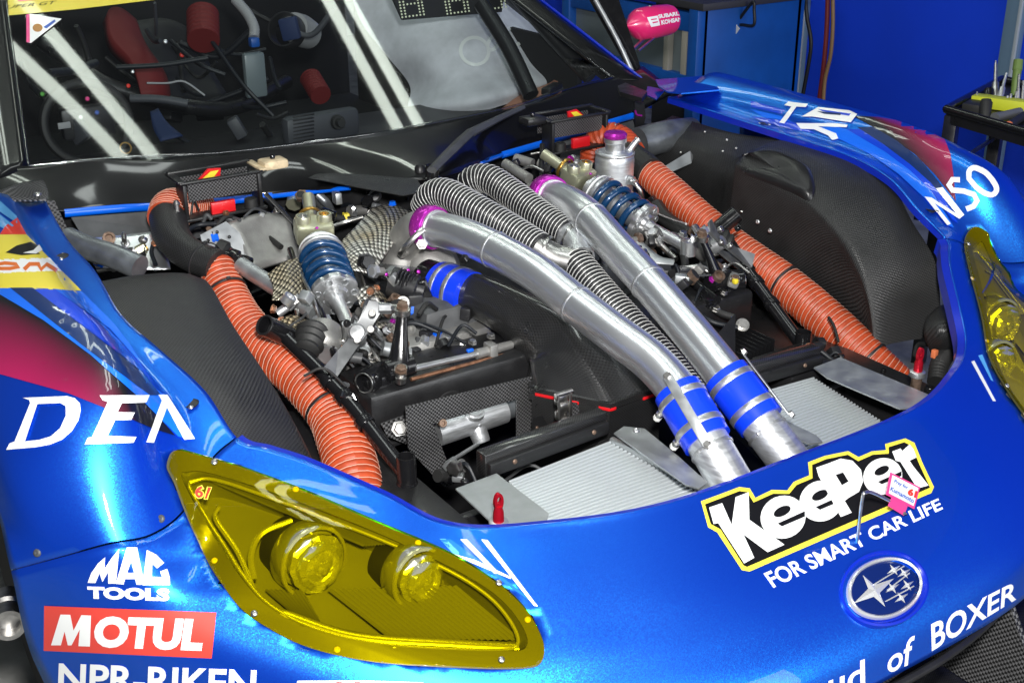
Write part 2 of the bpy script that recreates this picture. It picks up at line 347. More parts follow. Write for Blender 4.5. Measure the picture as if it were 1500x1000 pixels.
def plate(name, pts, th, mt, parent=None, bev=.0, label=None, nrm=None):
    """flat outline (3-D points) given thickness th along its normal, front face at the points"""
    pts = [Vector(p) for p in pts]
    n = Vector((0, 0, 0))
    for a, b in zip(pts, pts[1:]+pts[:1]): n += a.cross(b)
    n.normalize()
    if nrm is not None and n.dot(Vector(nrm)) < 0: n = -n
    bm = bmesh.new(); vs = [bm.verts.new(p) for p in pts]; f = bm.faces.new(vs)
    r = bmesh.ops.extrude_face_region(bm, geom=[f]); bmesh.ops.translate(bm, vec=-n*th, verts=[v for v in r['geom'] if isinstance(v, bmesh.types.BMVert)])
    if bev: bmesh.ops.bevel(bm, geom=bm.edges[:], offset=bev, segments=2, affect='EDGES', profile=.5)
    bmesh.ops.triangulate(bm, faces=[f for f in bm.faces if len(f.verts) > 4])
    return bm_obj(name, bm, mt, parent, label=label)
_shared = {}
def unit(kind):
    if kind in _shared: return _shared[kind]
    if kind == 'bolt':      # socket cap screw, head up +Z, radius 1
        prof = [(0, 1.), (0, 1.02), (1.15, 1.), (1.3, .9), (1.3, .55), (.6, .5), (.6, .0)]
    elif kind == 'hex':
        prof = [(0, 1.25), (.35, 1.25), (.35, 1.0), (1.0, 1.0), (1.12, .86), (1.12, 0)]
    elif kind == 'rivet':
        prof = [(0, 1.), (.25, .95), (.45, .75), (.5, .4), (.35, .3), (.35, 0)]
    n = 6 if kind == 'hex' else 18
    vs = []; fs = []
    for h, r in prof:
        for k in range(n): a = 2*math.pi*k/n; vs.append((r*math.cos(a), r*math.sin(a), h))
    for i in range(len(prof)-1):
        for k in range(n): fs.append((i*n+k, i*n+(k+1) % n, (i+1)*n+(k+1) % n, (i+1)*n+k))
    me = bpy.data.meshes.new(kind); me.from_pydata(vs, [], fs)
    me.polygons.foreach_set('use_smooth', [True]*len(fs)); me.set_sharp_from_angle(angle=R(40)); _shared[kind] = me; return me
def bolt(p, d, r, mt, parent, kind='bolt', name='bolt', label=None):
    key = (kind, mt); 
    if key not in _shared:
        me = unit(kind).copy(); me.materials.append(MATS[mt]); _shared[key] = me
    o = bpy.data.objects.new(name, _shared[key]); COL.objects.link(o); o.parent = parent
    q = Vector(d).to_track_quat('Z', 'Y'); o.matrix_world = Matrix.Translation(Vector(p)) @ q.to_matrix().to_4x4() @ Matrix.Scale(r, 4)
    if label: o['label'] = label
    return o
def net(rows, su, sv, tu=None):
    """bicubic (Catmull-Rom) surface through a grid of points; returns grid"""
    R1 = [crom(r, sv) for r in rows]
    cols = list(zip(*R1)); C1 = [crom(c, su) for c in cols]
    return [list(map(Vector, g)) for g in zip(*C1)]
def grid_mesh(G, flip=False):
    vs = [p for r in G for p in r]; w_ = len(G[0]); fs = []
    for i in range(len(G)-1):
        for j in range(w_-1):
            f = (i*w_+j, i*w_+j+1, (i+1)*w_+j+1, (i+1)*w_+j); fs.append(f[::-1] if flip else f)
    return vs, fs
def grid_uv(G):
    uv = []; 
    for i, r in enumerate(G):
        s = 0
        for j, p in enumerate(r):
            if j: s += (p-r[j-1]).length
            t = 0 if i == 0 else uv[(i-1)*len(r)+j][1]+(p-G[i-1][j]).length
            uv.append((s, t))
    return uv
def sheet(name, rows, su, sv, mt, parent, th=0., flip=False, label=None):
    G = net(rows, su, sv); vs, fs = grid_mesh(G, flip)
    o = obj(name, vs, fs, mt, parent, smooth=60, uv=grid_uv(G), label=label)
    if th: md = o.modifiers.new('th', 'SOLIDIFY'); md.thickness = th; md.offset = -1
    return o
# ---- flat graphics laid on a curved skin
class Skin:
    def __init__(s, vs, fs): s.t = BVHTree.FromPolygons([tuple(v) for v in vs], fs)
    def hit(s, px, py, off):
        v = ray(px, py).normalized(); h = s.t.ray_cast(CAM, v)
        if h[0] is None: return None
        n = h[1] if h[1].dot(v) < 0 else -h[1]
        return h[0]+n*off
def px_mesh(polys):
    """outlines in photo pixels (first outline, others holes when inside) -> bmesh"""
    cu = bpy.data.curves.new('c', 'CURVE'); cu.dimensions = '2D'; cu.fill_mode = 'BOTH'
    for pl in polys:
        sp = cu.splines.new('POLY'); sp.points.add(len(pl)-1); sp.use_cyclic_u = True
        for q, p in zip(sp.points, pl): q.co = (p[0], p[1], 0, 1)
    return curve_bm(cu)
def curve_bm(cu):
    o = bpy.data.objects.new('c', cu); COL.objects.link(o); dg = bpy.context.evaluated_depsgraph_get()
    me = o.evaluated_get(dg).to_mesh(); bm = bmesh.new(); bm.from_mesh(me); o.evaluated_get(dg).to_mesh_clear()
    bpy.data.objects.remove(o); bpy.data.curves.remove(cu); return bm
def text_bm(s, quad, bold=0., shear=0.):
    """quad: photo pixels bottom-left, bottom-right, top-right, top-left of the word's cap box"""
    cu = bpy.data.curves.new('t', 'FONT'); cu.body = s; cu.offset = bold; cu.shear = shear; cu.resolution_u = 4; cu.fill_mode = 'BOTH'
    bm = curve_bm(cu); xs = [v.co.x for v in bm.verts]; ys = [v.co.y for v in bm.verts]; x0, x1, y0, y1 = min(xs), max(xs), min(ys), max(ys)
    a, b, c, d = [Vector((*q, 0)) for q in quad]
    for v in bm.verts:
        s_, t_ = (v.co.x-x0)/(x1-x0), (v.co.y-y0)/(y1-y0); v.co = a.lerp(b, s_).lerp(d.lerp(c, s_), t_)
    return bm
def wrap(name, bm, mt, parent, skin, off=.0008, step=14, label=None):
    bmesh.ops.remove_doubles(bm, verts=bm.verts, dist=.01)
    for ax in (0, 1):
        vals = [v.co[ax] for v in bm.verts]
        if not vals: return None
        k = math.floor(min(vals)/step)+1
        while k*step < max(vals):
            pc = [0, 0, 0]; pc[ax] = k*step; pn = [0, 0, 0]; pn[ax] = 1
            bmesh.ops.bisect_plane(bm, geom=bm.verts[:]+bm.edges[:]+bm.faces[:], plane_co=pc, plane_no=pn); k += 1
    bad = []
    for v in bm.verts:
        h = skin.hit(v.co.x, v.co.y, off)
        if h is None: bad.append(v)
        else: v.co = h
    bmesh.ops.delete(bm, geom=bad, context='VERTS')
    bmesh.ops.triangulate(bm, faces=[f for f in bm.faces if len(f.verts) > 4])
    for f in bm.faces:
        f.normal_update()
        if f.normal.dot(f.calc_center_median()-CAM) > 0: f.normal_flip()
    me = bpy.data.meshes.new(name); bm.to_mesh(me); bm.free(); me.polygons.foreach_set('use_smooth', [True]*len(me.polygons))
    o = link(name, me, parent, mt)
    if label: o['label'] = label
    return o
def stroke(path, w_, closed=False):
    P = [Vector((*p, 0)) for p in path]; n = len(P); L = []; Rr = []
    for i in range(n):
        a = P[(i-1) % n] if closed or i else P[0]; b = P[(i+1) % n] if closed or i < n-1 else P[-1]
        t = (b-a).normalized(); q = Vector((-t.y, t.x, 0))*(w_/2); L.append((P[i]+q)[:2]); Rr.append((P[i]-q)[:2])
    return [L, Rr] if closed else [L+Rr[::-1]]
def Z(region, scale):
    """coordinates read in an enlarged crop -> photo pixels"""
    return lambda *pts: [(region[0]+x/scale, region[1]+y/scale) for x, y in pts]
# ================================================================ THE CAR
car = empty('racing_car'); tag(car, 'blue endurance racing car with its bonnet off and the engine bay open', 'racing car')
def outward(o, c=V(0, .9, .3)):
    me = o.data; t = sum((1 if p.normal.dot(p.center-c) > 0 else -1)*p.area for p in me.polygons)
    if t < 0: me.flip_normals()
    md = o.modifiers.new('th', 'SOLIDIFY'); md.thickness = .003; md.offset = -1
def mirror(o, parent, label=None):
    me = o.data.copy(); me.transform(Matrix.Scale(-1, 4, (1, 0, 0))); me.flip_normals()
    c = bpy.data.objects.new(o.name.split('.')[0], me); COL.objects.link(c); c.parent = parent
    for md in o.modifiers:
        if md.type == 'SOLIDIFY': q = c.modifiers.new('th', 'SOLIDIFY'); q.thickness = md.thickness; q.offset = md.offset
    if label: c['label'] = label
    elif 'label' in o: c['label'] = o['label']
    return c
ST = [
 [(.887,1.509,.956),(.93,1.51,.955),(.97,1.5,.985),(1.04,1.5,1.008),(1.12,1.5,.985),(1.17,1.5,.87),(1.18,1.5,.7)],
 [(.909,1.253,.94),(.955,1.253,.941),(.985,1.25,.977),(1.045,1.25,1.003),(1.13,1.25,.98),(1.19,1.25,.87),(1.2,1.25,.7)],
 [(.912,1.055,.934),(.965,1.055,.936),(.99,1.05,.972),(1.04,1.04,1.0),(1.13,1.04,.975),(1.2,1.04,.865),(1.21,1.04,.7)],
 [(.929,.847,.92),(.975,.845,.922),(.997,.84,.961),(1.04,.83,.996),(1.13,.82,.972),(1.2,.80,.91),(1.23,.79,.84)],
 [(.91,.70,.90),(.96,.69,.903),(.985,.685,.94),(1.03,.67,.98),(1.12,.64,.95),(1.2,.62,.88),(1.23,.63,.80)],
 [(.878,.587,.86),(.94,.565,.86),(.985,.55,.897),(1.03,.52,.936),(1.12,.50,.90),(1.2,.51,.82),(1.23,.555,.755)],
 [(.868,.484,.815),(.92,.468,.795),(.985,.42,.752),(1.05,.385,.748),(1.11,.385,.755),(1.17,.43,.73),(1.235,.50,.69)],
 [(.832,.445,.802),(.872,.42,.778),(.93,.395,.752),(.985,.365,.70),(1.06,.335,.672),(1.14,.39,.62),(1.22,.53,.475)],
 [(.786,.401,.785),(.81,.366,.760),(.857,.338,.742),(.91,.305,.705),(.965,.26,.645),(1.035,.265,.56),(1.15,.43,.29)],
 [(.703,.305,.745),(.722,.275,.724),(.76,.235,.697),(.802,.18,.652),(.832,.12,.60),(.86,.08,.53),(.88,.065,.40)],
 [(.627,.222,.703),(.640,.19,.685),(.662,.135,.653),(.685,.07,.612),(.70,.005,.562),(.71,-.045,.50),(.72,-.06,.40)],
 [(.5,.148,.70),(.5,.13,.688),(.505,.07,.655),(.51,0,.61),(.515,-.06,.565),(.52,-.11,.50),(.52,-.13,.415)],
 [(.3,.085,.70),(.3,.067,.686),(.3,.01,.65),(.3,-.06,.605),(.3,-.12,.55),(.3,-.17,.49),(.3,-.188,.42)],
 [(0,.09,.69),(0,.07,.675),(0,.015,.64),(0,-.06,.595),(0,-.13,.545),(0,-.18,.485),(0,-.198,.42)]]
ST.append([MX(p, -1) for p in ST[12]])
SU, SV = 9, 7
BG = net(ST, SU, SV)[:13*SU+1]           # right half of the skin, station by station
# outline of the lamp cover, read in the photograph on the car's right lamp
zl = Z((220, 640), 2.5)
LAMP = zl((60,95),(75,62),(110,54),(220,82),(330,113),(430,150),(560,200),(700,260),(850,325),(1000,387),(1120,442),(1220,503),(1310,568),(1380,642),(1420,710),(1440,772),(1428,825),(1380,845),(1250,848),(1050,840),(850,825),(700,800),(560,760),(440,700),(340,630),(270,545),(220,470),(170,370),(120,260),(85,170),(60,122))
LIN = zl((112,132),(200,130),(400,190),(620,270),(850,362),(1050,455),(1200,535),(1300,612),(1368,705),(1376,770),(1300,785),(1000,775),(750,745),(560,690),(420,610),(330,510),(250,390),(170,260),(115,160))
def inside(p, poly):
    r = False; j = len(poly)-1
    for i in range(len(poly)):
        (xi, yi), (xj, yj) = poly[i], poly[j]
        if (yi > p[1]) != (yj > p[1]) and p[0] < (xj-xi)*(p[1]-yi)/(yj-yi)+xi: r = not r
        j = i
    return r
vsA, fsA = grid_mesh([[MX(p, -1) for p in r] for r in BG])
SKIN_L = Skin(vsA, fsA)
vsB, fsB = grid_mesh(BG); SKIN_R = Skin(vsB, fsB)
_n = len(vsA); SKIN = Skin(vsA+vsB, fsA+[tuple(i+_n for i in f) for f in fsB])
# fenders
FG = [list(r) for r in BG[:6*SU+1]]; FG[-1] = [a+(b-a).normalized()*.003 for a, b in zip(FG[-1], FG[-2])]
FG.append([p+V(-.004, .014, -.012) for p in FG[-1]])
lin_s = [(p[0]*.975+.025*500, p[1]*.965+.035*830) for p in LAMP]
def uncut(vs, fs):
    out = []
    for f in fs:
        c = sum((Vector(vs[i]) for i in f), Vector())/len(f)
        if not inside(PR(V(-abs(c.x), c.y, c.z)), lin_s): out.append(f)
    return out
vs, fs = grid_mesh(FG); fs = uncut(vs, fs)
fender_r = obj('fender', vs, fs, 'paint', car, smooth=70, label='left front fender with blue stripes and the letters NSO')
vs, fs = grid_mesh([[MX(p, -1) for p in r] for r in FG], True); fs = uncut(vs, fs)
fender_l = obj('fender', vs, fs, 'paint', car, smooth=70, label='right front fender with blue stripes and the letters DEN')
outward(fender_r); outward(fender_l)
# nose with lamp openings
NG = BG[6*SU:]; full = [[MX(p, -1) for p in r] for r in NG]+[r for r in NG[::-1]][1:]
vs, fs = grid_mesh(full, True); keep = []
lin_s = [(p[0]*.975+.025*500, p[1]*.965+.035*830) for p in LAMP]
for f in fs:
    c = sum((vs[i] for i in f), Vector())/4; c = V(-abs(c.x), c.y, c.z)
    if not inside(PR(c), lin_s): keep.append(f)
nose = obj('nose_panel', vs, keep, 'paint', car, smooth=70, label='blue front nose panel with sponsor lettering')
outward(nose)
# turned-down flange round the opening of the nose
e = [r[0] for r in full]; k = [V(p.x*.985, p.y+.012, p.z-.004) for p in e]; q = [V(p.x*.98, p.y+.014, p.z-.035) for p in e]
vs, fs = grid_mesh([[a-V(0,0,.0016), b, c] for a, b, c in zip(e, k, q)]); obj('opening_flange', vs, fs, 'paint_inner', nose, smooth=60)
e = [r[0] for r in BG[:6*SU+1]]
for s, fo in ((1, fender_r), (-1, fender_l)):
    vs, fs = grid_mesh([[MX(a-V(0,0,.0016), s), MX(a+V(-.002,0,-.018), s)] for a in e]); obj('opening_flange', vs, fs, 'paint_inner', fo, smooth=60)
# ---------------------------------------------------------------- headlights
def px_poly3(poly, off, skin=SKIN_L): return [skin.hit(x, y, off) for x, y in poly]
hl = empty('headlight', parent=car); hl['label'] = 'right headlight behind a yellow tinted cover'
hr = empty('headlight', parent=car); hr['label'] = 'left headlight behind a yellow tinted cover'
PL = []
def lens_sub(poly, k=3): 
    out = []
    for a, b in zip(poly, poly[1:]+poly[:1]):
        for i in range(k): out.append((a[0]+(b[0]-a[0])*i/k, a[1]+(b[1]-a[1])*i/k))
    return out
LAMPs = [p[:2] for p in crom(LAMP+LAMP[:1], 4)][:-1]; LINs = [p[:2] for p in crom(LIN+LIN[:1], 4)][:-1]
PL.append(wrap('lens_cover', px_mesh([LAMPs]), 'lens_yellow', hl, SKIN_L, .007, 8, label='yellow tinted clear cover'))
md = PL[-1].modifiers.new('th', 'SOLIDIFY'); md.thickness = .0025; md.offset = 1
PL.append(wrap('lamp_rim', px_mesh([[( p[0]*1.004-.004*520, p[1]*1.006-.006*830) for p in LAMPs], LINs]), 'lamp_border', hl, SKIN_L, .003, 6, label='dark border band of the lamp'))
rim3 = px_poly3(LINs, .001); cen = sum(rim3, Vector())/len(rim3)
nav = Vector()
for a, b in zip(rim3, rim3[1:]+rim3[:1]): nav += (a-cen).cross(b-cen)
nav.normalize(); nav = nav if nav.dot(CAM-cen) > 0 else -nav
LA, LS, LT = nav, None, None
lx = (rim3[LINs.index(min(LINs, key=lambda p: abs(p[0]-765)+abs(p[1]-935)))]-rim3[0]).normalized(); lx = (lx-nav*lx.dot(nav)).normalized(); ly = nav.cross(lx)   # lamp axes: along, outward, across
# bowl
def lv(a, b, c): return cen+lx*a+ly*b+nav*c
bowl = [rim3]; flat = [p-nav*(p-cen).dot(nav) for p in rim3]
for t, sh in ((.03, .97), (.06, .90)): bowl.append([cen+(p-cen)*sh-nav*t for p in flat])
bv = [p for r in bowl for p in r]; nb = len(rim3); bf = [(i*nb+k, i*nb+(k+1) % nb, (i+1)*nb+(k+1) % nb, (i+1)*nb+k) for i in range(2) for k in range(nb)]
bc = len(bv); bv.append(cen-nav*.06); bf += [(2*nb+k, 2*nb+(k+1) % nb, bc) for k in range(nb)]
PL.append(obj('lamp_bowl', bv, bf, 'bulb_housing', hl, smooth=30))
# bright trim line round the inside of the bowl
trim = [cen+(p-cen)*.955-nav*.010 for p in flat]; 
PL.append(tube('trim_strip', trim+trim[:1], .0035, 'reflector_gold', hl, n=8, sub=2, caps=False, label='bright strip round the lamp opening'))
def onlamp(px, py, c):
    v = ray(px, py); t = (cen+nav*c-CAM).dot(nav)/v.dot(nav); return CAM+v*t
# ribbed floor of the lamp
for nm, quad, cc in (('ribbed_panel', zl((650,560),(1130,545),(1370,745),(880,740)), -.035), ('ribbed_panel', zl((420,560),(560,560),(640,700),(560,680)), -.04), ('ribbed_panel', zl((130,125),(480,240),(880,395),(780,400)), -.02)):
    a, b, c, d = [onlamp(*q, cc) for q in quad]; G = []
    NR = 44 if cc == -.035 else 18
    for i in range(NR+1):
        t = i/NR; G.append([a.lerp(d, s).lerp(b.lerp(c, s), t)+nav*(.006*(i % 2)) for s in (0, .33, .66, 1)])
    vs, fs = grid_mesh(G); PL.append(obj(nm, vs, fs, 'lamp_rib', hl, smooth=False, label='ribbed dark lamp floor'))
# two projector lamps: stepped glass drums inside dark sleeves
def projector(px, py, r, L):
    p = onlamp(px, py, -.03); ax = V(.12, -1, .10).normalized(); hd = empty('projector', parent=hl)
    a = lathe('lamp_glass', p-ax*.015, ax, [(-.03, r*.8), (-.02, r*.98), (0, r), (L*.22, r*1.05), (L*.28, r*.90), (L*.45, r*.86), (L*.52, r*1.0), (L*.66, r*1.0), (L*.72, r*.84), (L*.9, r*.80), (L, r*.62), (L*.86, r*.55), (L*.9, r*.3), (L*1.06, r*.22), (L*1.1, 0)], 'lamp_glass', None, 60, wob=lambda a: 1+.03*math.sin(a*3)+.02*math.sin(a*11))
    b = ring('lamp_sleeve', p-ax*.01, ax, r*1.12, .035, .005, 'bulb_housing', None, 36)
    c = ring('lamp_bezel', p+ax*.008, ax, r*1.13, .006, .006, 'reflector_gold', None, 36)
    k = lathe('lamp_cavity', p-ax*.02, ax, [(0, r*1.12), (-.05, r*1.1), (-.05, 0)], 'dark_void', None, 30)
    for o in (a, b, c, k): o.parent = hl
    bpy.data.objects.remove(hd); return [a, b, c, k]
PL += projector(*zl((590, 450))[0], .047, .05); PL += projector(*zl((975, 510))[0], .040, .045)
# curved reflector strips
for pth, rr in ((zl((250,255),(240,300),(320,420),(380,560)), .004), (zl((380,520),(370,430),(410,350),(520,305)), .005), (zl((480,640),(750,725),(1100,752),(1350,765)), .008)):
    PL.append(tube('reflector_strip', [onlamp(*p, -.012) for p in pth], rr, 'reflector_gold', hl, n=8, sub=6, squash=.5, label='curved bright reflector strip'))
for o in list(PL): mirror(o, hr)
# cover screws
for p in zl((236,100),(1276,542),(1284,820),(386,645)):
    for s, h in ((-1, hl), (1, hr)):
        q = MX(SKIN_L.hit(*p, .009), -s); bolt(MX(q, -1) if False else MX(SKIN_L.hit(*p, .009), -s), MX(nav, -s), .0052, 'steel', h, 'rivet', 'screw')
for p in zl((533,195),(980,390),(238,455),(686,778),(1382,670)):
    for s, h in ((-1, hl), (1, hr)): bolt(MX(SKIN_L.hit(*p, .003), -s), MX(nav, -s), .005, 'tape', h, 'rivet', 'stud')
# number sticker on the cover
wrap('number_sticker', text_bm('61', zl((160,232),(215,240),(232,190),(160,180)), .09), 'decal_yellow', hl, SKIN_L, .0098)
wrap('number_sticker', text_bm('61', zl((163,229),(212,237),(228,193),(164,184)), .03), 'decal_scarlet', hl, SKIN_L, .0102)

# ---------------------------------------------------------------- livery on the right fender (picture left)
z5 = Z((0, 560), 3.33333); z4 = Z((0, 240), 3.33333); zf = Z((0, 260), 2.5)
def deco(name, polys, mt, parent, skin, off, label=None, step=6): return wrap(name, px_mesh(polys), mt, parent, skin, off, step, label)
fade('fade_l', 1.075, 1.20); fade('fade_r', .985, 1.05)
FLn = fender_l
deco('livery_panel', [zf((-60,380),(0,410),(130,490),(330,650),(480,770),(640,945),(560,920),(400,850),(250,790),(0,720),(-60,700))], 'fade_l', FLn, SKIN_L, .0013, 'black panel fading to magenta')
for nm, pl, mt in (
 ('stripe', ((-60,370),(0,408),(60,408),(600,800),(640,850),(700,960),(650,950),(520,820),(330,650),(160,525),(0,430)), 'stripe_light'),
 ('stripe', ((40,408),(120,408),(330,570),(520,720),(585,800),(545,800),(330,640),(180,520)), 'stripe_dark'),
 ('stripe', ((120,408),(200,412),(400,560),(520,690),(560,760),(520,715),(330,565)), 'stripe_mid'),
 ('stripe', ((200,412),(300,420),(420,540),(480,620),(520,690),(400,555)), 'stripe_light'),
 ('yellow_band', ((-60,215),(0,213),(95,212),(180,300),(-60,310)), 'decal_yellow'),
 ('white_band', ((-60,305),(180,297),(222,345),(-60,358)), 'decal_white'),
 ('yellow_band', ((-60,355),(222,343),(298,418),(0,408),(-60,405)), 'decal_yellow'),
 ('stripe', ((-60,60),(0,90),(60,145),(62,172),(0,130),(-60,100)), 'stripe_cyan'),
 ('stripe', ((-60,110),(0,140),(50,180),(20,195),(-60,150)), 'stripe_cyan'),
 ('red_flash', ((0,212),(20,180),(62,150),(95,212)), 'decal_scarlet')):
    deco(nm, [zf(*pl)], MATS[mt].name, FLn, SKIN_L, .0022 if mt != 'stripe_dark' else .0029)
deco('logo_mark', [zf((22,280),(60,255),(110,240),(140,255),(128,272),(145,285),(80,290))], 'decal_black', FLn, SKIN_L, .0030)
deco('logo_mark', [zf((85,282),(120,272),(140,250),(152,270),(130,285))], 'decal_white', FLn, SKIN_L, .0034)
for p in (stroke(zf((-20,325),(20,318),(60,322),(72,332),(40,338),(-20,338)), 5), stroke(zf((90,342),(110,322),(140,322),(150,342),(168,322),(205,345)), 6)):
    deco('lettering', p, 'decal_orange', FLn, SKIN_L, .0030)
D = [z5((120,80),(330,72),(370,82),(392,105),(398,140),(385,190),(355,240),(310,280),(250,305),(180,318),(40,330),(55,300),(80,290),(155,105),(150,90)), z5((190,110),(300,105),(326,120),(326,165),(300,225),(255,265),(200,282),(130,290))]
E_ = [z5((487,68),(723,66),(705,102),(590,105),(572,148),(650,150),(635,185),(560,187),(525,262),(660,268),(645,296),(415,305),(430,272),(450,268),(525,100),(500,90))]
N_ = [z5((765,66),(812,68),(950,280),(895,284),(808,128),(742,297),(705,294),(782,95))]
for g in (D, E_, N_): deco('letter', g, 'decal_white', FLn, SKIN, .0036, step=7)
bolt(SKIN_L.hit(*z5((785,665))[0], .0), V(-.5,-.6,.6), .0065, 'dark_grey', FLn, 'rivet', 'screw'); bolt(SKIN_L.hit(*z5((183,830))[0], .0), V(-.6,-.6,.5), .0065, 'dark_grey', FLn, 'rivet', 'screw')
# livery on the left fender (picture right)
zr = Z((1100, 100), 3.3333); FR = fender_r
deco('livery_panel', [zr((500,235),(620,240),(760,265),(860,305),(945,350),(975,420),(990,520),(1000,650),(900,520),(800,420),(700,350),(600,290))], 'fade_r', FR, SKIN_R, .0013, 'black panel fading to magenta')
for pl, mt, of in (
 (((300,290),(420,285),(560,330),(700,420),(800,510),(880,600),(990,780),(960,770),(850,640),(720,520),(580,420),(440,350)), 'stripe_light', .0019),
 (((470,300),(560,300),(700,370),(820,470),(920,590),(1010,760),(980,740),(880,600),(780,500),(660,410),(540,340)), 'stripe_mid', .0024),
 (((520,290),(600,290),(720,360),(830,450),(930,570),(1000,680),(960,660),(880,560),(780,470),(660,380)), 'stripe_dark', .0029),
 (((0,235),(200,262),(320,320),(200,300),(60,265)), 'stripe_mid', .001), (((0,200),(150,235),(200,262),(60,240)), 'stripe_light', .001), (((0,160),(170,205),(150,225),(0,190)), 'stripe_mid', .001)):
    deco('stripe', [zr(*pl)], mt, FR, SKIN_R, of)
for p in ([zr((165,185),(185,168),(280,180),(270,195),(225,192),(165,275),(140,270),(200,192))], [zr((250,240),(330,195),(480,212),(520,230),(490,268),(300,240))],
          [zr((225,270),(400,272),(475,280),(470,292),(330,285),(420,320),(430,345),(400,355),(380,330),(310,300),(245,300))]): deco('letter', p, 'decal_white', FR, SKIN_R, .0036, step=6)
deco('letter_gap', [zr((325,215),(440,225),(440,235),(360,228))], 'stripe_dark', FR, SKIN_R, .0042, step=6); deco('letter_gap', [zr((330,205),(490,228),(480,238),(350,215))], 'stripe_mid', FR, SKIN_R, .0040, step=6)
for p in ([zr((845,632),(880,636),(1000,712),(905,590),(938,583),(1040,718),(1015,738),(895,664),(972,764),(955,771))], stroke(zr((1022,547),(985,546),(968,572),(985,598),(1040,602),(1090,618),(1104,648),(1085,676),(1050,690)), 8), stroke([q[:2] for q in crom(zr((1066,540),(1068,502),(1095,490),(1150,520),(1193,580),(1188,612),(1160,618),(1110,590),(1066,540)), 4)][:-1], 7.5, True)):
    deco('letter', p, 'decal_white', FR, SKIN_R, .0036, step=6)
# fender fasteners: butterfly hole + rivets
for q in ((280,591), (91,376)):
    b = SKIN_L.hit(*q, .0005); n = V(-.15, -.1, 1)
    for s, fo in ((1, FLn), (-1, FR)):
        lathe('fastener_hole', MX(b, s), MX(n, s), [(.0005, .013), (.0012, .012), (.0002, .0095), (-.004, .009), (-.004, 0)], 'black_satin', fo, 18, 'quarter turn fastener hole')
        for dx in (-.013, .013): bolt(MX(b+V(dx*.4, dx, -.0004), s), MX(n, s), .0045, 'steel', fo, 'rivet', 'rivet')
# ---------------------------------------------------------------- lettering on the nose
z6 = Z((0, 760), 3.33333); z7 = Z((980, 620), 2.6308); z9 = Z((1250, 860), 6.)
for g in ([z6((430,308),(447,262),(480,215),(515,184),(512,240),(545,190),(583,143),(568,312),(530,312),(530,255),(502,304),(488,262),(468,309))], [z6((618,138),(668,138),(705,318),(668,318),(660,290),(612,290),(605,316),(567,313)), z6((640,205),(622,260),(655,260))], [z6((715,150),(760,172),(800,213),(765,240),(742,218),(740,280),(790,283),(780,255),(815,243),(828,285),(830,322),(695,320))]):
    deco('letter', g, 'decal_white', nose, SKIN, .0012, step=10)
def word(s, quad, mt, bold=0., shear=0., off=.0012, par=nose, skin=SKIN, label=None, step=10): return wrap('lettering', text_bm(s, quad, bold, shear), mt, par, skin, off, step, label or 'the words '+s)
word('TOOLS', z6((430,385),(828,400),(826,338),(428,325)), 'decal_white', .06)
deco('red_sticker', [z6((217,421),(1057,455),(1035,678),(215,640))], 'decal_red', nose, SKIN, .0008)
deco('letter', [z6((252,612),(298,462),(346,463),(362,540),(400,465),(447,467),(442,618),(386,616),(392,535),(352,612),(334,612),(318,545),(300,612))], 'decal_white', nose, SKIN, .0014)
word('OTUL', z6((455,622),(985,642),(1008,487),(470,468)), 'decal_white', .055, .0, .0014)
word('NPR-RIKEN', z6((285,835),(1248,875),(1255,735),(290,700)), 'decal_white', .025)
deco('red_sticker', [Z((220,640),2.5)((540,890),(800,890),(1000,897),(1000,930),(530,930))], 'decal_white', nose, SKIN, .0008); word('mobil', Z((220,640),2.5)((560,930),(770,930),(770,895),(560,895)), 'decal_red', .07, 0, .0014, label='red lettering cut off by the frame')
deco('logo_border', [z7((122,300),(270,245),(310,250),(332,287),(395,256),(455,258),(480,225),(540,200),(535,150),(600,125),(690,107),(730,130),(780,108),(835,103),(832,80),(910,58),(945,75),(975,150),(1020,245),(1010,268),(310,570),(280,565),(185,420),(150,400))], 'decal_yellow', nose, SKIN, .0008)
deco('logo_ground', [z7((137,312),(270,261),(300,265),(325,305),(400,271),(462,272),(490,238),(552,212),(550,160),(605,138),(688,121),(728,146),(785,121),(846,117),(845,92),(905,73),(933,87),(962,155),(1005,248),(300,553),(287,548),(197,408),(160,388))], 'decal_black', nose, SKIN, .0012)
deco('letter', [z7((153,325),(203,308),(240,392),(255,285),(305,266),(308,372),(443,468),(378,497),(285,428),(327,518),(288,540),(188,385),(170,388))], 'decal_white', nose, SKIN, .0016)
def ell(c, a, b, t, n=28): return [(c[0]+a*math.cos(i*2*math.pi/n)*math.cos(t)-b*math.sin(i*2*math.pi/n)*math.sin(t), c[1]+a*math.cos(i*2*math.pi/n)*math.sin(t)+b*math.sin(i*2*math.pi/n)*math.cos(t)) for i in range(n)]
for c, a, b in (((438, 362), 88, 82), ((584, 300), 84, 78), ((822, 205), 76, 70)):
    deco('letter', [z7(*ell(c, a, b, -.4))], 'decal_white', nose, SKIN, .0016, step=8)
    deco('letter_counter', [z7(*ell((c[0]-4, c[1]-22), a*.40, b*.22, -.45))], 'decal_black', nose, SKIN, .0019, step=8)
    deco('letter_counter', [z7((c[0]-a*.25, c[1]+b*.30), (c[0]+a*.95, c[1]-b*.28), (c[0]+a*.95, c[1]-b*.02), (c[0]-a*.05, c[1]+b*.44))], 'decal_black', nose, SKIN, .0019, step=8)
deco('letter', [z7((565,172),(605,158),(660,137),(705,145),(738,180),(746,225),(730,265),(690,288),(675,300),(702,345),(660,362),(575,205))], 'decal_white', nose, SKIN, .0020, step=8)
deco('letter_counter', [z7((640,200),(668,190),(690,225),(664,240))], 'decal_black', nose, SKIN, .0023, step=8)
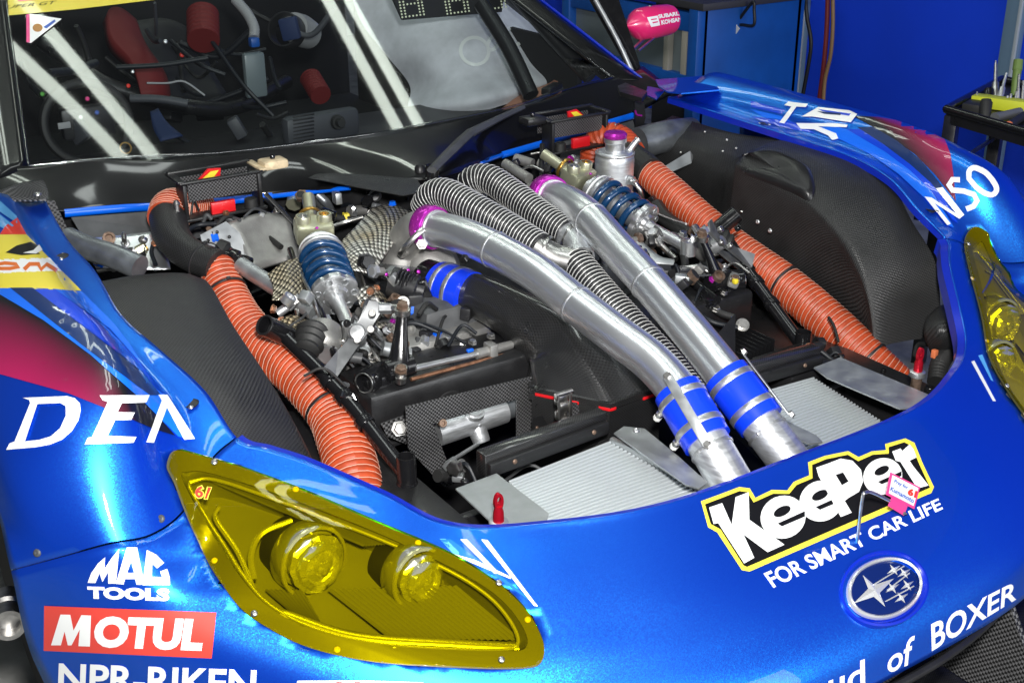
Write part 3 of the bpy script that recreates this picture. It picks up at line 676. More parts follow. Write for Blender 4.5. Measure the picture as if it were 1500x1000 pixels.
deco('letter', [z7((858,110),(890,98),(897,108),(925,82),(940,100),(952,132),(925,145),(940,168),(998,240),(955,252),(890,150),(872,145))], 'decal_white', nose, SKIN, .0020, step=8)
word('FOR SMART CAR LIFE', z7((402,634),(1055,330),(1036,288),(362,578)), 'decal_white', .02)
word('BOXER', z9((685,560),(1425,105),(1442,-70),(678,318)), 'decal_white', .02); word('of', z9((292,760),(508,668),(535,415),(300,545)), 'decal_white', .015); word('ud', z9((-230,985),(100,860),(95,625),(-220,740)), 'decal_white', .015)
# white slashes by the lamps and the lighter band across the nose
zs = Z((600, 560), 2.5)
for pl, mt in ((((110,575),(150,575),(310,690),(470,815),(440,800),(300,700),(170,630)), 'stripe_light'), (((185,575),(210,575),(330,700),(310,700)), 'decal_white'), (((262,575),(285,577),(470,820),(455,818)), 'decal_white'), (((110,573),(132,573),(200,640),(160,628)), 'stripe_cyan'), (((160,628),(240,650),(370,712),(370,720),(230,662)), 'decal_white')):
    deco('stripe', [zs(*pl)], mt, nose, SKIN, .0010 if mt != 'decal_white' else .0013, step=8)
zq = Z((1300, 300), 2.78)
for pl in (((340,640),(352,635),(440,800),(428,800)), ((368,615),(385,610),(430,720),(420,715))): deco('stripe', [zq(*pl)], 'decal_white' if pl[0][0] == 340 else 'stripe_cyan', nose, SKIN, .0012, step=8)
# badge: recessed blue oval, chrome ring and six stars
bc_ = SKIN.hit(1295, 861, 0); bn = V(0, -.62, .785).normalized(); bx = V(1, 0, 0); by = bn.cross(bx)
badge = empty('badge', parent=nose)
def oval(a, b, h, n=48): return [bc_+bx*(a*math.cos(2*math.pi*i/n))+by*(b*math.sin(2*math.pi*i/n))+bn*h for i in range(n)]
def rings(name, rr, mt, parent):
    vs = [p for r in rr for p in oval(*r)]; n = 48
    fs = [(i*n+k, i*n+(k+1) % n, (i+1)*n+(k+1) % n, (i+1)*n+k) for i in range(len(rr)-1) for k in range(n)]+[tuple((len(rr)-1)*n+k for k in range(n))]
    return obj(name, vs, fs, mt, parent, smooth=40)
bpy.data.objects.remove(badge)
badge = rings('badge', [(.098, .062, -.006), (.097, .061, .004), (.093, .057, .005), (.088, .053, -.002), (.085, .05, -.003)], 'paint_inner', nose); badge['label'] = 'oval badge with six chrome stars'
vs = []; fs = []; n = 48
for h, k in ((.0, 1.), (.006, .985), (.0085, .95), (.006, .905), (.001, .89)): vs += oval(.084*k if k > .9 else .084, .0495*k-(1-k)*.02, h)
fs = [(i*n+k, i*n+(k+1) % n, (i+1)*n+(k+1) % n, (i+1)*n+k) for i in range(4) for k in range(n)]; obj('badge_ring', vs, fs, 'badge_silver', badge, smooth=60)
rings('badge_field', [(.080, .046, .000), (.06, .034, .003), (.03, .017, .0042)], 'badge_blue', badge)
def star(cx, cy, l, t=.09):
    pts = []
    for i in range(4):
        a = i*math.pi/2+t; L = l*(1.45 if i % 2 == 0 else 1.)
        pts.append((cx+L*math.cos(a), cy+L*math.sin(a)*.85)); a2 = a+math.pi/4; pts.append((cx+.30*l*math.cos(a2), cy+.30*l*math.sin(a2)))
    c = bc_+bx*cx+by*cy+bn*.0085; vs = [bc_+bx*x+by*y+bn*.0045 for x, y in pts]+[c]; obj('badge_star', vs, [(i, (i+1) % 8, 8) for i in range(8)], 'badge_silver', badge, smooth=False)
star(-.026, .003, .036)
for c in ((.012, -.006), (.036, .020), (.052, .008), (.044, -.012), (.018, -.026)): star(*c, .0125)
for a, b in (((-.02, .012), (.06, .018)), ((.0, -.005), (.062, .004)), ((-.015, -.02), (.055, -.018))):
    tube('badge_line', [bc_+bx*a[0]+by*a[1]+bn*.005, bc_+bx*b[0]+by*b[1]+bn*.005], .0011, 'badge_silver', badge, n=6, sub=3)
# wire probe on the nose and the card that hangs on it
zp = z7((725,455),(745,290),(760,265),(855,300))
p0 = SKIN.hit(*zp[0], 0); p1 = U(*zp[1], x=p0.x+.0)
tube('probe', [p0, U(*zp[1], y=p0.y-.012), U(*zp[2], y=p0.y-.01), U(*z7((790,268))[0], y=p0.y-.004), U(*zp[3], y=p0.y+.0)], .0028, 'steel', nose, n=10, label='thin bent wire probe standing on the nose')
card = empty('paper_card', U(*zp[3], y=p0.y)); tag(card, 'small pink and white card hanging on the wire probe', 'card')
card.location = (0, 0, 0)
cq = [U(*p, y=p0.y-.004) for p in z7((855,188),(968,245),(945,330),(838,275))]
plate('card_front', cq, .0015, 'decal_pink', card, nrm=(0,-1,0)); cf = card.children[0]
def bil(a, b): return cq[3].lerp(cq[2], a).lerp(cq[0].lerp(cq[1], a), b)+V(0, -.0008, 0)
plate('card_panel', [bil(.06,.12), bil(.94,.12), bil(.94,.93), bil(.06,.93)], .0006, 'decal_white', card, nrm=(0,-1,0))
plate('card_tail', [U(*p, y=p0.y-.003) for p in z7((860,285),(920,318),(905,355),(845,318))], .0012, 'decal_pink', card, nrm=(0,-1,0))
tube('peg', [U(*z7((905,345))[0], y=p0.y-.004), U(*z7((918,352))[0], y=p0.y+.01)], .003, 'black_plastic', card, n=8)
class Flat:
    def __init__(s, c, n): s.c, s.n = c, n
    def hit(s, px, py, off): v = ray(px, py); return CAM+v*((s.c-CAM).dot(s.n)/v.dot(s.n))+s.n*off
cfl = Flat(cq[0], V(0, -1, 0))
for s, q, mt in (('Pray for', ((862,228),(915,255),(920,240),(868,212)), 'ink_blue'), ('Kumamoto', ((848,255),(938,305),(943,288),(855,240)), 'ink_blue'), ('61', ((915,272),(948,285),(955,258),(922,245)), 'decal_scarlet')):
    wrap('lettering', text_bm(s, z7(*q), .02 if s != '61' else .06), mt, card, cfl, .002, 30)
# dark intake below the nose
gl = empty('lower_grille', parent=car)
bpy.data.objects.remove(gl)
gy = [V(x, -.165+.35*x*x, .43) for x in (-.6,-.3,0,.3,.6)]
lower = sheet('lower_grille', [gy, [p+V(0, .05, -.05) for p in gy], [p+V(0, .10, -.2) for p in gy]], 6, 8, 'carbon_mesh', car, label='black mesh grille under the nose')
spl = [V(x, -.34+.45*x*x, .16) for x in (-.95,-.6,-.3,0,.3,.6,.95)]
sheet('splitter', [spl, [p+V(0, .12, .01) for p in spl], [p+V(0, .4, .03) for p in spl]], 4, 6, 'carbon_gloss', car, .02, label='flat carbon front splitter')
dv = [V(.33, -.15, .43), V(.33, -.30, .19), V(.33, .05, .19), V(.33, .02, .43)]; plate('duct_panel', [p for p in dv], .012, 'carbon_coarse', car, label='upright carbon duct panel under the nose')
tube('grille_bar', [V(x, -.205+.42*x*x, .405) for x in (-.4,-.2,0,.2,.4,.5)], .008, 'black_satin', lower, n=8)
# ================================================================ cowl, windscreen, cabin
GB = [(-1.02,1.79,.98),(-.862,1.743,.985),(-.728,1.725,.967),(-.55,1.665,.962),(-.333,1.637,.955),(-.15,1.622,.951),(0,1.618,.95)]
CE = [(-.99,1.60,.935),(-.83,1.60,.892),(-.70,1.59,.883),(-.56,1.59,.866),(-.34,1.56,.857),(-.17,1.41,.886),(0,1.31,.905)]
GB = [GB[0]]+[(x, y, .95+.455*(y-1.618)-.05*x*x) for x, y, z in GB[1:]]
def sym(r): return [Vector(p) for p in r]+[MX(p, -1) for p in r[-2::-1]]
GBs, CEs = sym(GB), sym(CE)
MID = [a.lerp(b, .5)+V(0, 0, .003) for a, b in zip(GBs, CEs)]
cowl = sheet('cowl_panel', [CEs, MID, GBs], 6, 6, 'cowl_black', car, .004, flip=True, label='glossy black cowl panel below the windscreen')
# lips under the cowl
for s in (-1, 1):
    pts = [MX(p, s) for p in ((-.83,1.597,.890),(-.70,1.587,.881),(-.56,1.587,.864),(-.34,1.557,.855))]
    tube('cowl_edge', pts, .0075, 'blue_edge', cowl, n=8, sub=8, squash=1.3, label='bright blue painted edge of the cowl')
    pts = [MX(p, s) for p in ((-.34,1.557,.855),(-.25,1.49,.869),(-.19,1.425,.884))]
    tube('cowl_edge', pts, .006, 'blue_edge', cowl, n=8, sub=8, label='bright blue painted edge of the cowl')
# windscreen: sloped glass, bowed forward in plan
SL = .455
def gpt(x, t):     # t metres back from the lower edge
    xs = [p.x for p in GBs]; k = max(i for i in range(len(xs)-1) if xs[i] <= x+1e-6) if x < xs[-1] else len(xs)-2
    q = GBs[k].lerp(GBs[k+1], (x-xs[k])/(xs[k+1]-xs[k])); return V(x*(1-.26*t), q.y+t, .95+SL*(q.y+t-1.618)-.05*(x*(1-.26*t))**2)
xs_ = [-.862+.862*i/8 for i in range(17)]
GW = [[gpt(x, t) for x in xs_] for t in (0, .13, .26, .4, .54, .75)]
vs, fs = grid_mesh(GW)
glass = obj('windscreen', vs, fs, 'glass', car, smooth=60, label='clear windscreen with strip lights mirrored in it')
WSKIN = Skin(vs, fs)
for a, b in (((0, 0), (16, 0)),):
    tube('glass_edge', [GW[0][i]+V(0, 0, .004) for i in range(0, 17, 2)], .0045, 'clear_plate', glass, n=8, sub=4)
for c in (0, 16): tube('glass_edge', [GW[i][c]+V(0, 0, .004) for i in range(6)], .0045, 'clear_plate', glass, n=8, sub=4)
# pillars
for s in (-1, 1):
    inn = [MX(GW[i][16], s) for i in range(6)]; 
    outw = [p+V(s*.10, -.035, -.018) for p in inn]; low = [p+V(s*.13, 0, -.12) for p in inn]
    o = sheet('windscreen_pillar', [[a, b, c] for a, b, c in zip(inn, outw, low)], 4, 5, 'cowl_black', car, .004, flip=(s < 0), label='glossy black windscreen pillar')
    tube('pillar_edge', [p+V(s*.004, 0, .003) for p in outw], .005, 'paint_inner', o, n=8, sub=4, label='blue painted pillar edge')
# yellow sun strip at the top of the screen and the triangular sticker
z1 = Z((0, 0), 3.)
class Off:
    def __init__(s, k): s.k = k
    def hit(s, px, py, off): return s.k.hit(px, py, off)
deco('sun_strip', [z1((-40,-30),(720,-30),(700,0),(330,45),(0,75),(-40,78))], 'decal_yellow', glass, WSKIN, .002, 'yellow sun strip across the top of the screen')
word('SUPER GT', z1((0,47),(245,22),(250,8),(5,32)), 'decal_black', 0, .2, .003, glass, WSKIN)
deco('logo_mark', [z1((70,-20),(165,-20),(160,5),(80,12))], 'decal_red', glass, WSKIN, .003)
deco('screen_sticker', [z1((118,70),(135,66),(272,88),(136,195),(118,190))], 'decal_white', glass, WSKIN, .003, 'white triangular sticker on the screen')
deco('sticker_mark', [z1((116,70),(131,68),(132,192),(117,192))], 'decal_pink', glass, WSKIN, .0036); deco('sticker_mark', [z1(*ell((166,128), 22, 18, 0))], 'print_gold', glass, WSKIN, .0036, step=8); deco('sticker_mark', [z1((190,125),(240,92),(245,100),(205,132))], 'ink_blue', glass, WSKIN, .0036, step=8)
# wiper
wz = Z((450, 0), 3.)
wp = [U(*wz((548,748))[0], z=.945), U(*wz((655,640))[0], y=1.42), U(*wz((720,580))[0], y=1.50), U(*wz((860,510))[0], y=1.60), U(*wz((1000,445))[0], y=1.69), U(*wz((1110,385))[0], y=1.78)]
wip = tube('wiper_arm', wp[:3], [.013, .016, .015], 'dark_grey', car, n=8, sub=4, squash=.6, label='black wiper arm resting across the cowl')
tube('wiper_blade', [p-V(0,0,.002) for p in wp[2:]], [.016, .012, .010, .012], 'dash_grey', wip, n=8, sub=6, squash=.7)
lathe('wiper_pivot', U(*wz((548,760))[0], z=.93)-V(0,0,.03), (0, 0, 1), [(0, .02), (.02, .02), (.022, .017), (.045, .017), (.05, .014), (.05, .008), (.044, .007), (.044, 0)], 'black_gloss', wip, 24)
lathe('washer_nozzle', U(*wz((495,735))[0], z=.925)-V(0,0,.012), (0, 0, 1), [(0, .014), (.012, .013), (.018, .008), (.018, 0)], 'black_satin', wip, 18)
box('wiper_joint', U(*wz((1075,395))[0], y=1.76)+V(0,0,.004), (.09, .03, .018), 'black_satin', wip, (wp[-1]-wp[-2]))
# black plate in front of the wiper, resting over the cowl edge
plate('cowl_plate', [U(*p, z=.905) for p in wz((5,785),(35,770),(440,728),(505,825),(480,850),(420,862))], .002, 'carbon_gloss', car, label='flat dark plate bridging the cowl')
# ---- cabin seen through the screen
dash = box('dashboard', (0, 2.16, .76), (1.5, .45, .12), 'dash_grey', car, label='dark dashboard top', bev=.03); dash.data.materials[0] = MATS['black_plastic']
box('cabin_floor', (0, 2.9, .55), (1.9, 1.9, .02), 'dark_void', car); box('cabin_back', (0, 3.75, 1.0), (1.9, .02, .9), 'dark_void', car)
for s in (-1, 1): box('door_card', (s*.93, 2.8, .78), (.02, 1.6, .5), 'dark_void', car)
def cab(px, py, y): return U(px, py, y=y)
tube('roll_cage_tube', [cab(705, 5, 2.2), cab(745, 70, 2.08), cab(778, 140, 1.95)], .026, 'black_satin', car, n=16, sub=4, label='black roll cage tube')
tube('roll_cage_tube', [cab(752, -10, 2.2), cab(805, 50, 2.1), cab(865, 115, 1.95)], .024, 'black_satin', car, n=16, sub=4, label='black roll cage tube by the pillar')
tube('roll_cage_tube', [cab(60, 60, 2.6), cab(170, 130, 2.5), cab(330, 160, 2.5), cab(420, 120, 2.75)], .024, 'black_satin', car, n=12, sub=6, label='black roll cage tube behind the wheel')
seat = sheet('seat_bolster', [[cab(150,35,2.75), cab(165,30,2.8), cab(185,45,2.8)], [cab(160,75,2.6), cab(180,70,2.62), cab(197,80,2.65)], [cab(195,110,2.5), cab(212,108,2.5), cab(222,120,2.55)], [cab(208,150,2.45), cab(220,148,2.45), cab(228,160,2.5)]], 5, 5, 'seat_red', car, .05, label='red seat bolster')
sheet('seat_shell', [[cab(190,40,2.9), cab(240,30,2.9), cab(290,50,2.9)], [cab(205,90,2.8), cab(250,95,2.85), cab(300,100,2.9)], [cab(225,150,2.7), cab(270,160,2.75), cab(330,150,2.8)]], 5, 5, 'black_rubber', car, .03, label='black racing seat shell')
sheet('harness_strap', [[cab(220,165,2.35), cab(232,160,2.35)], [cab(225,190,2.3), cab(245,180,2.3)], [cab(235,208,2.25), cab(268,200,2.25)]], 4, 4, 'belt_blue', car, .004, label='blue harness strap')
tube('cabin_hose', [cab(297, 22, 2.7), cab(298, 60, 2.6)], .05, 'seat_red', car, n=20, sub=12, rib=(.02, .04), step=.004, label='red corrugated cabin hose')
tube('cabin_hose', [cab(455, 115, 2.6), cab(470, 140, 2.5)], .035, 'seat_red', car, n=20, sub=8, rib=(.014, .05), step=.003, label='short red cabin hose')
tube('air_hose', [cab(345, 0, 2.6), cab(362, 20, 2.55), cab(372, 40, 2.5), cab(372, 55, 2.48)], .016, 'print_grey', car, n=14, sub=10, rib=(.008, .06), step=.002, label='grey corrugated air hose')
box('hose_collar', cab(372, 62, 2.47), (.03, .03, .03), 'cabinet_blue', car, bev=.006); box('clear_bottle', cab(373, 110, 2.45), (.07, .03, .14), 'cabinet_glass', car, bev=.01, label='clear drink bottle in the cabin')
lathe('helmet_blower', cab(440, 45, 2.7), V(-.6, -.5, .3), [(-.06, .05), (0, .055), (.05, .05), (.055, .0)], 'print_grey', car, 24, 'ribbed grey blower unit'); ring('blower_clamp', cab(420, 45, 2.66), V(-.6, -.5, .3), .052, .05, .006, 'black_plastic', car)
rb = box('intercom_box', cab(470, 185, 2.02), (.24, .05, .085), 'dash_grey', car, V(1, .05, 0), bev=.018, label='grey speaker unit on the dashboard')
for i in range(8):
    p = cab(446, 170+i*5.2, 2.02-.034+i*.0); box('grille_slot', V(p.x, 1.992, p.z), (.065, .006, .004), 'black_plastic', rb, bev=.001)
lathe('connector', V(cab(492,178,2.0).x, 1.99, cab(492,178,2.0).z), V(0,-1,.1), [(0, .022), (.012, .02), (.012, .013), (.03, .012), (.03, 0)], 'black_rubber', rb, 20)
st = empty('steering_wheel', parent=car); bpy.data.objects.remove(st)
wh = tube('steering_wheel', [cab(128,180,2.35)+V(math.cos(a)*.12, .02*math.sin(a), math.sin(a)*.11) for a in [i*math.pi/8 for i in range(17)]], .014, 'black_rubber', car, n=10, sub=3, caps=False, label='dark steering wheel behind the screen')
box('wheel_hub', cab(128,178,2.35), (.15, .04, .09), 'black_plastic', wh, bev=.01); box('display', cab(94,184,2.32), (.035, .006, .018), 'print_grey', wh)
ring('wheel_emblem', cab(184,217,2.22), V(0,-1,.4), .014, .004, .003, 'gold', wh, 24)
for q, mt in (((128,145),'decal_pink'),((142,165),'ink_blue'),((188,126),'decal_scarlet'),((62,138),'decal_green'),((118,172),'decal_white')): bolt(cab(*q, 2.30), V(0,-1,.3), .006, mt, wh, 'rivet', 'button')
for a, b in (((250,60),(330,110)), ((310,60),(400,170)), ((215,45),(235,60)), ((330,150),(420,150)), ((260,115),(300,140)), ((395,85),(410,130))):
    tube('cabin_harness', [cab(*a, 2.6), cab((a[0]+b[0])/2, (a[1]+b[1])/2+8, 2.45), cab(*b, 2.4)], .007, 'cable_black', car, n=8, label='dark harness cable in the cabin')
tube('seat_piping', [cab(215,122,2.4), cab(245,122,2.4), cab(270,120,2.4), cab(300,140,2.38)], .003, 'print_grey', car, n=6)
# LED number panel at the top of the screen
led = plate('number_display', [cab(565,-25,2.3), cab(745,-45,2.3), cab(735,18,2.3), cab(590,30,2.3)], .012, 'black_plastic', car, nrm=(0,-1,0), label='black panel of dotted number displays')
DOT = []
for (cx, cy) in ((602, 6), (668, 1), (722, -5)):
    for i in range(-3, 4):
        for j in range(-4, 5):
            if abs(i) == 3 or abs(j) == 4 or (j == 0) or abs(i) == 2: DOT.append(cab(cx+i*5.3+j*.8, cy+j*4.4-i*.7, 2.298))
bm = bmesh.new()
for p in DOT: bmesh.ops.create_icosphere(bm, subdivisions=1, radius=.0034, matrix=Matrix.Translation(p))
bm_obj('display_dots', bm, 'led', led)['kind'] = 'stuff'
# person leaning in from the far door: grey shirt, forearm on the dashboard
per = empty('person', (0, 0, 0)); tag(per, 'person in a grey printed shirt leaning into the cabin', 'person')
torso = sheet('shirt', [[cab(505,-40,2.85), cab(600,-60,2.75), cab(700,-60,2.7), cab(790,-30,2.75)],
   [cab(528,30,2.75), cab(600,5,2.6), cab(700,0,2.5), cab(775,15,2.55)], [cab(565,80,2.6), cab(630,70,2.42), cab(710,55,2.35), cab(795,55,2.4)],
   [cab(600,125,2.5), cab(660,120,2.3), cab(740,100,2.25), cab(815,85,2.3)], [cab(598,160,2.4), cab(670,150,2.2), cab(750,132,2.15), cab(828,108,2.2)], [cab(618,178,2.38), cab(680,170,2.2), cab(750,150,2.16), cab(826,122,2.2)]], 8, 8, 'cloth_grey', per, 0, label='grey shirt with round printed letters')
tube('forearm', [cab(735, 175, 2.17), cab(770, 152, 2.13), cab(815, 135, 2.12), cab(828, 118, 2.14)], [.03, .034, .038, .04], 'skin', per, n=14, label='bare forearm')
class Ms:
    pass
TS = Skin([v.co.copy() for v in torso.data.vertices], [tuple(p.vertices) for p in torso.data.polygons])
for c, a, b in (((735, 230), 62, 58), ((905, 165), 40, 40), ((820, 190), 22, 40)):
    wrap('shirt_letter', px_mesh(stroke(wz(*ell(c, a, b, .6, 22)), 5, True)), 'decal_white', per, TS, .006, 10)
# door mirror (pink) on the far side
mc = U(955, 33, x=1.16); md_ = V(1, .12, .0)
prof = [(-.115, 0), (-.105, .012), (-.075, .042), (-.06, .05), (0, .053), (.07, .05), (.085, .046), (.086, 0)]
dm = lathe('door_mirror', mc, md_, prof, 'pink', car, 28, 'pink pointed door mirror housing')
MSK = Skin([v.co.copy() for v in dm.data.vertices], [tuple(p.vertices) for p in dm.data.polygons if len(p.vertices) == 4])
zm = Z((880, 0), 5.769)
wrap('lettering', text_bm('SUBARU', zm((490,160),(670,132),(665,98),(480,128)), .05), 'decal_white', dm, MSK, .0015, 8); wrap('lettering', text_bm('KOHSAN', zm((512,212),(682,180),(678,145),(505,175)), .05), 'decal_white', dm, MSK, .0015, 8)
wrap('logo_mark', px_mesh([zm((390,150),(480,135),(500,215),(425,230))]), 'decal_white', dm, MSK, .0012, 8); wrap('logo_mark', px_mesh([zm((420,165),(470,158),(472,166),(425,174))]), 'pink', dm, MSK, .0018, 8); wrap('logo_mark', px_mesh([zm((432,190),(480,182),(482,190),(438,200))]), 'pink', dm, MSK, .0018, 8)
tube('mirror_stay', [mc+V(-.02,0,-.04), U(915,85,x=1.0)], .006, 'steel', dm, n=8, sub=3); tube('mirror_stay', [mc+V(.03,0,-.04), U(935,75,x=1.03)], .004, 'steel', dm, n=8, sub=3)
bolt(mc+V(-.01,0,.05), (0,0,1), .008, 'steel', dm, 'rivet', 'screw')
tube('window_trim', [U(872,0,x=.93), U(905,60,x=.96), U(928,110,x=.98)], .008, 'alu_plate', car, n=8, sub=4, label='bare metal side window trim')
plate('side_window', [U(860,-5,x=.92), U(905,-5,x=.98), U(945,120,x=1.02), U(925,112,x=.97)], .004, 'black_gloss', car, label='dark side window')
# rear top of the left fender: raised vent panel
zz = Z((880, 0), 5.769)
plate('fender_vent', [U(*p, z=zv) for p, zv in zip(zz((462,685),(930,648),(1000,770),(680,800),(560,785),(490,740)), (.985,.985,.985,.985,.985,.985))], .004, 'paint', fender_r, label='flat blue vent panel behind the fender top')
plate('cowl_corner', [U(*p, z=.965) for p in zz((395,740),(540,770),(470,850),(380,810))], .004, 'paint', car)
# bonnet corner catches at the rear of both fenders
zb = Z((0, 240), 3.3333)
cc = empty('corner_bracket', parent=car); cc['label'] = 'carbon bracket at the rear corner of the right fender'
sheet('bracket_top', [[U(*p, z=.975) for p in zb((-10,180),(60,180),(225,178))], [U(*p, z=.985) for p in zb((-10,150),(80,110),(235,135))], [U(*p, z=.985) for p in zb((0,130),(90,95),(210,75))]], 4, 4, 'carbon_coarse', cc, .003)
plate('bracket_side', [U(*p, y=1.50) for p in zb((222,178),(265,178),(345,355),(300,345),(235,290))], .003, 'carbon_coarse', cc)
bolt(U(*zb((183,150))[0], z=.986), (0,0,1), .009, 'steel', cc, 'rivet', 'rivet')
cc = empty('corner_bracket', parent=car); cc['label'] = 'black bracket at the rear corner of the left fender'
zk = Z((900, 0), 2.5)
plate('bracket_top', [U(*p, z=.975) for p in zk((12,330),(40,318),(120,350),(100,375),(20,352))], .012, 'black_satin', cc)
plate('bracket_leg', [U(*p, y=1.52) for p in zk((70,370),(105,375),(110,430),(95,480),(75,480))], .006, 'black_satin', cc)
tube('cable_tie', [U(*p, y=1.51) for p in zk((76,405),(82,420),(100,424))], .003, 'purple', cc, n=6)
# ================================================================ the garage round the car
fl = obj('floor', [(-6,-5,0),(3.4,-5,0),(3.4,8,0),(-6,8,0)], [(0,1,2,3)], 'floor', None, smooth=False); tag(fl, 'grey concrete garage floor', kind='structure')
wl = box('wall', (3.45, 2.5, 1.6), (.1, 11, 3.2), 'wall_blue', None, bev=0); tag(wl, 'plain royal blue garage wall', kind='structure')
for px in (1168, 1478, 700):
    p = U(px, 80, x=3.38); b = box('wall_batten', (3.385, p.y, 1.6), (.03, .09, 3.2), 'batten', wl, bev=.004); box('batten_strip', (3.368, p.y-.032, 1.6), (.012, .018, 3.2), 'batten_edge', b, bev=.003)
cb = empty('tool_cabinet', (0,0,0)); tag(cb, 'blue steel cabinet with glazed front by the wall', 'cabinet')
cx, cy, ct = 2.2, 2.83, .92
box('cabinet_side', (cx+.31, cy+.012, ct/2), (.6, .024, ct), 'cabinet_blue', cb)
box('cabinet_top', (cx+.3, cy+.5, ct+.015), (.66, 1.06, .03), 'cabinet_dark', cb)
for yy in (cy+.03, cy+.97): box('corner_post', (cx, yy, ct/2), (.06, .06, ct), 'cabinet_blue', cb, bev=.004)
box('rail', (cx, cy+.5, ct-.06), (.04, .9, .08), 'cabinet_blue', cb); box('rail', (cx, cy+.5, .60), (.04, .9, .06), 'cabinet_blue', cb); box('rail', (cx, cy+.5, .2), (.04, .9, .3), 'cabinet_dark', cb)
plate('pane', [V(cx+.02, cy+.06, .60), V(cx+.02, cy+.94, .60), V(cx+.02, cy+.94, .86), V(cx+.02, cy+.06, .86)], .005, 'cabinet_glass', cb)
for yy in (cy+.10, cy+.22): box('mullion', (cx+.0, yy, .72), (.03, .035, .24), 'cabinet_cream', cb)
box('cabinet_back', (cx+.58, cy+.5, ct/2), (.02, 1., ct), 'cabinet_dark', cb)
def thing(o, label, cat, group=None, kind=None): return tag(o, label, cat, group, kind)
zc = Z((900, 0), 2.5)
thing(tube('power_cable', [U(*p, x=xx) for p, xx in zip(zc((630,-10),(610,60),(612,130),(560,190),(470,240),(425,240),(412,190),(420,100),(418,60)), (3.1,3.0,2.9,2.8,2.7,2.55,2.5,2.45,2.4))], .009, 'cable_black', None, n=10), 'black power cable sagging in front of the blue cabinet', 'cable')
thing(tube('coiled_lead', [U(*p, x=2.42) for p in zc((415,30),(418,85),(470,92),(510,92),(512,40),(505,10),(440,95))], .007, 'cable_black', None, n=10), 'looped dark lead tied up above the blue cabinet', 'cable')
tagx = plate('cable_tag', [U(*p, x=2.40) for p in zc((432,75),(445,70),(450,95),(460,105),(440,135),(425,130))], .004, 'white_plastic', None); thing(tagx, 'white plastic tag tied to the looped lead', 'tag')
thing(tube('air_line', [U(*p, x=3.33) for p in zc((700,-10),(705,60),(720,150),(712,230),(690,350),(685,400))], .010, 'cable_black', None, n=10), 'black hose hanging beside the grey wall batten', 'hose')
thing(tube('air_line', [U(*p, x=3.33) for p in zc((782,-10),(778,100),(768,230),(750,370),(745,420))], .012, 'cable_red', None, n=10), 'dark red hose hanging down the blue wall', 'hose')
thing(tube('air_line', [U(*p, x=3.32) for p in zc((800,-10),(800,100),(792,200),(772,290),(765,370),(760,420))], .010, 'cable_tan', None, n=10), 'tan hose hanging beside the dark red one', 'hose')
# tool cart
tz = .85; k0, k1, k2 = U(1386,166,z=tz), U(1450,131,z=tz), U(1530,208,z=tz); ax_ = (k1-k0).normalized(); ay_ = (k2-k0).normalized()
ct_ = empty('tool_cart', (0,0,0)); tag(ct_, 'black steel tool cart standing by the blue wall', 'cart')
def kp(a, b, c=0): return k0+ax_*a+ay_*b+V(0,0,c)
plate('tray', [kp(0,0), kp(.55,0), kp(.55,.7), kp(0,.7)], .03, 'black_satin', ct_, nrm=(0,0,1))
for a, b in (((0,0),(.55,0)), ((0,0),(0,.7)), ((.55,0),(.55,.7))): tube('rim', [kp(*a,.012), kp(*b,.012)], .014, 'black_gloss', ct_, n=10, sub=2)
for a, b in ((.02,.02), (.53,.02), (.02,.5), (.53,.5)): box('leg', kp(a, b, -.43), (.04, .04, .85), 'black_satin', ct_, ax_)
box('shelf_rail', kp(.02,.26,-.30), (.03, .5, .04), 'black_satin', ct_, ax_); box('shelf_rail', kp(.27,.02,-.18), (.52, .012, .012), 'black_satin', ct_, ax_)
def tool(name, px, base, top, prof, mt, label, tip=None):
    b = U(*base, z=tz+.005); d = b-CAM; t = CAM+ray(*top)*( (b-CAM).dot(FX)/1.0 )
    o = lathe(name, b, (t-b), [(h*(t-b).length, r) for h, r in prof], mt, None, 14); tag(o, label, 'tool'); return o
zt = Z((1340, 0), 3.125)
P = lambda *q: zt(q)[0]
tool('chisel', 0, P(368,465), P(371,278), [(0,.012),(.45,.011),(.5,.006),(.9,.005),(1,.002)], 'steel', 'tall bright steel chisel standing on the tool cart')
tool('screwdriver', 0, P(385,470), P(420,335), [(0,.010),(.5,.009),(.55,.005),(1,.004)], 'alu_machined', 'slanted silver screwdriver standing beside the chisel')
tool('marker_pen', 0, P(455,440), P(475,275), [(0,.012),(.7,.014),(.72,.016),(1,.015)], 'green_tool', 'olive green pen standing upright in the tool tray')
tool('punch', 0, P(280,485), P(286,420), [(0,.007),(.4,.006),(1,.002)], 'steel', 'short pointed steel punch at the edge of the cart')
tool('socket', 0, P(335,470), P(340,405), [(0,.016),(.9,.016),(1,.013)], 'black_gloss', 'black cylindrical socket on the tool cart')
tool('extension_bar', 0, P(320,550), P(328,455), [(0,.016),(.85,.018),(1,.014)], 'black_rubber', 'dark handle standing in front of the yellow tray')
for i, (a, b) in enumerate((((410,500),(425,440)), ((435,500),(440,430)), ((455,495),(465,420)), ((470,470),(478,340)), ((492,470),(497,370)))):
    tool('hex_key', 0, P(*a), P(*b), [(0,.006),(.5,.006),(.52,.004),(1,.004)], 'steel', 'thin steel bit standing in the yellow tool tray')['group'] = 'steel bits in the tray'
t_ = box('bit_tray', U(*P(430,478), z=tz+.02), (.05, .22, .035), 'lime', None, ax_); tag(t_, 'yellow tray of tool bits on the cart', 'tray')
t_ = box('socket_block', U(*P(285,492), z=tz+.012), (.08, .07, .03), 'black_rubber', None, ax_); tag(t_, 'small black block at the corner of the cart', 'block')
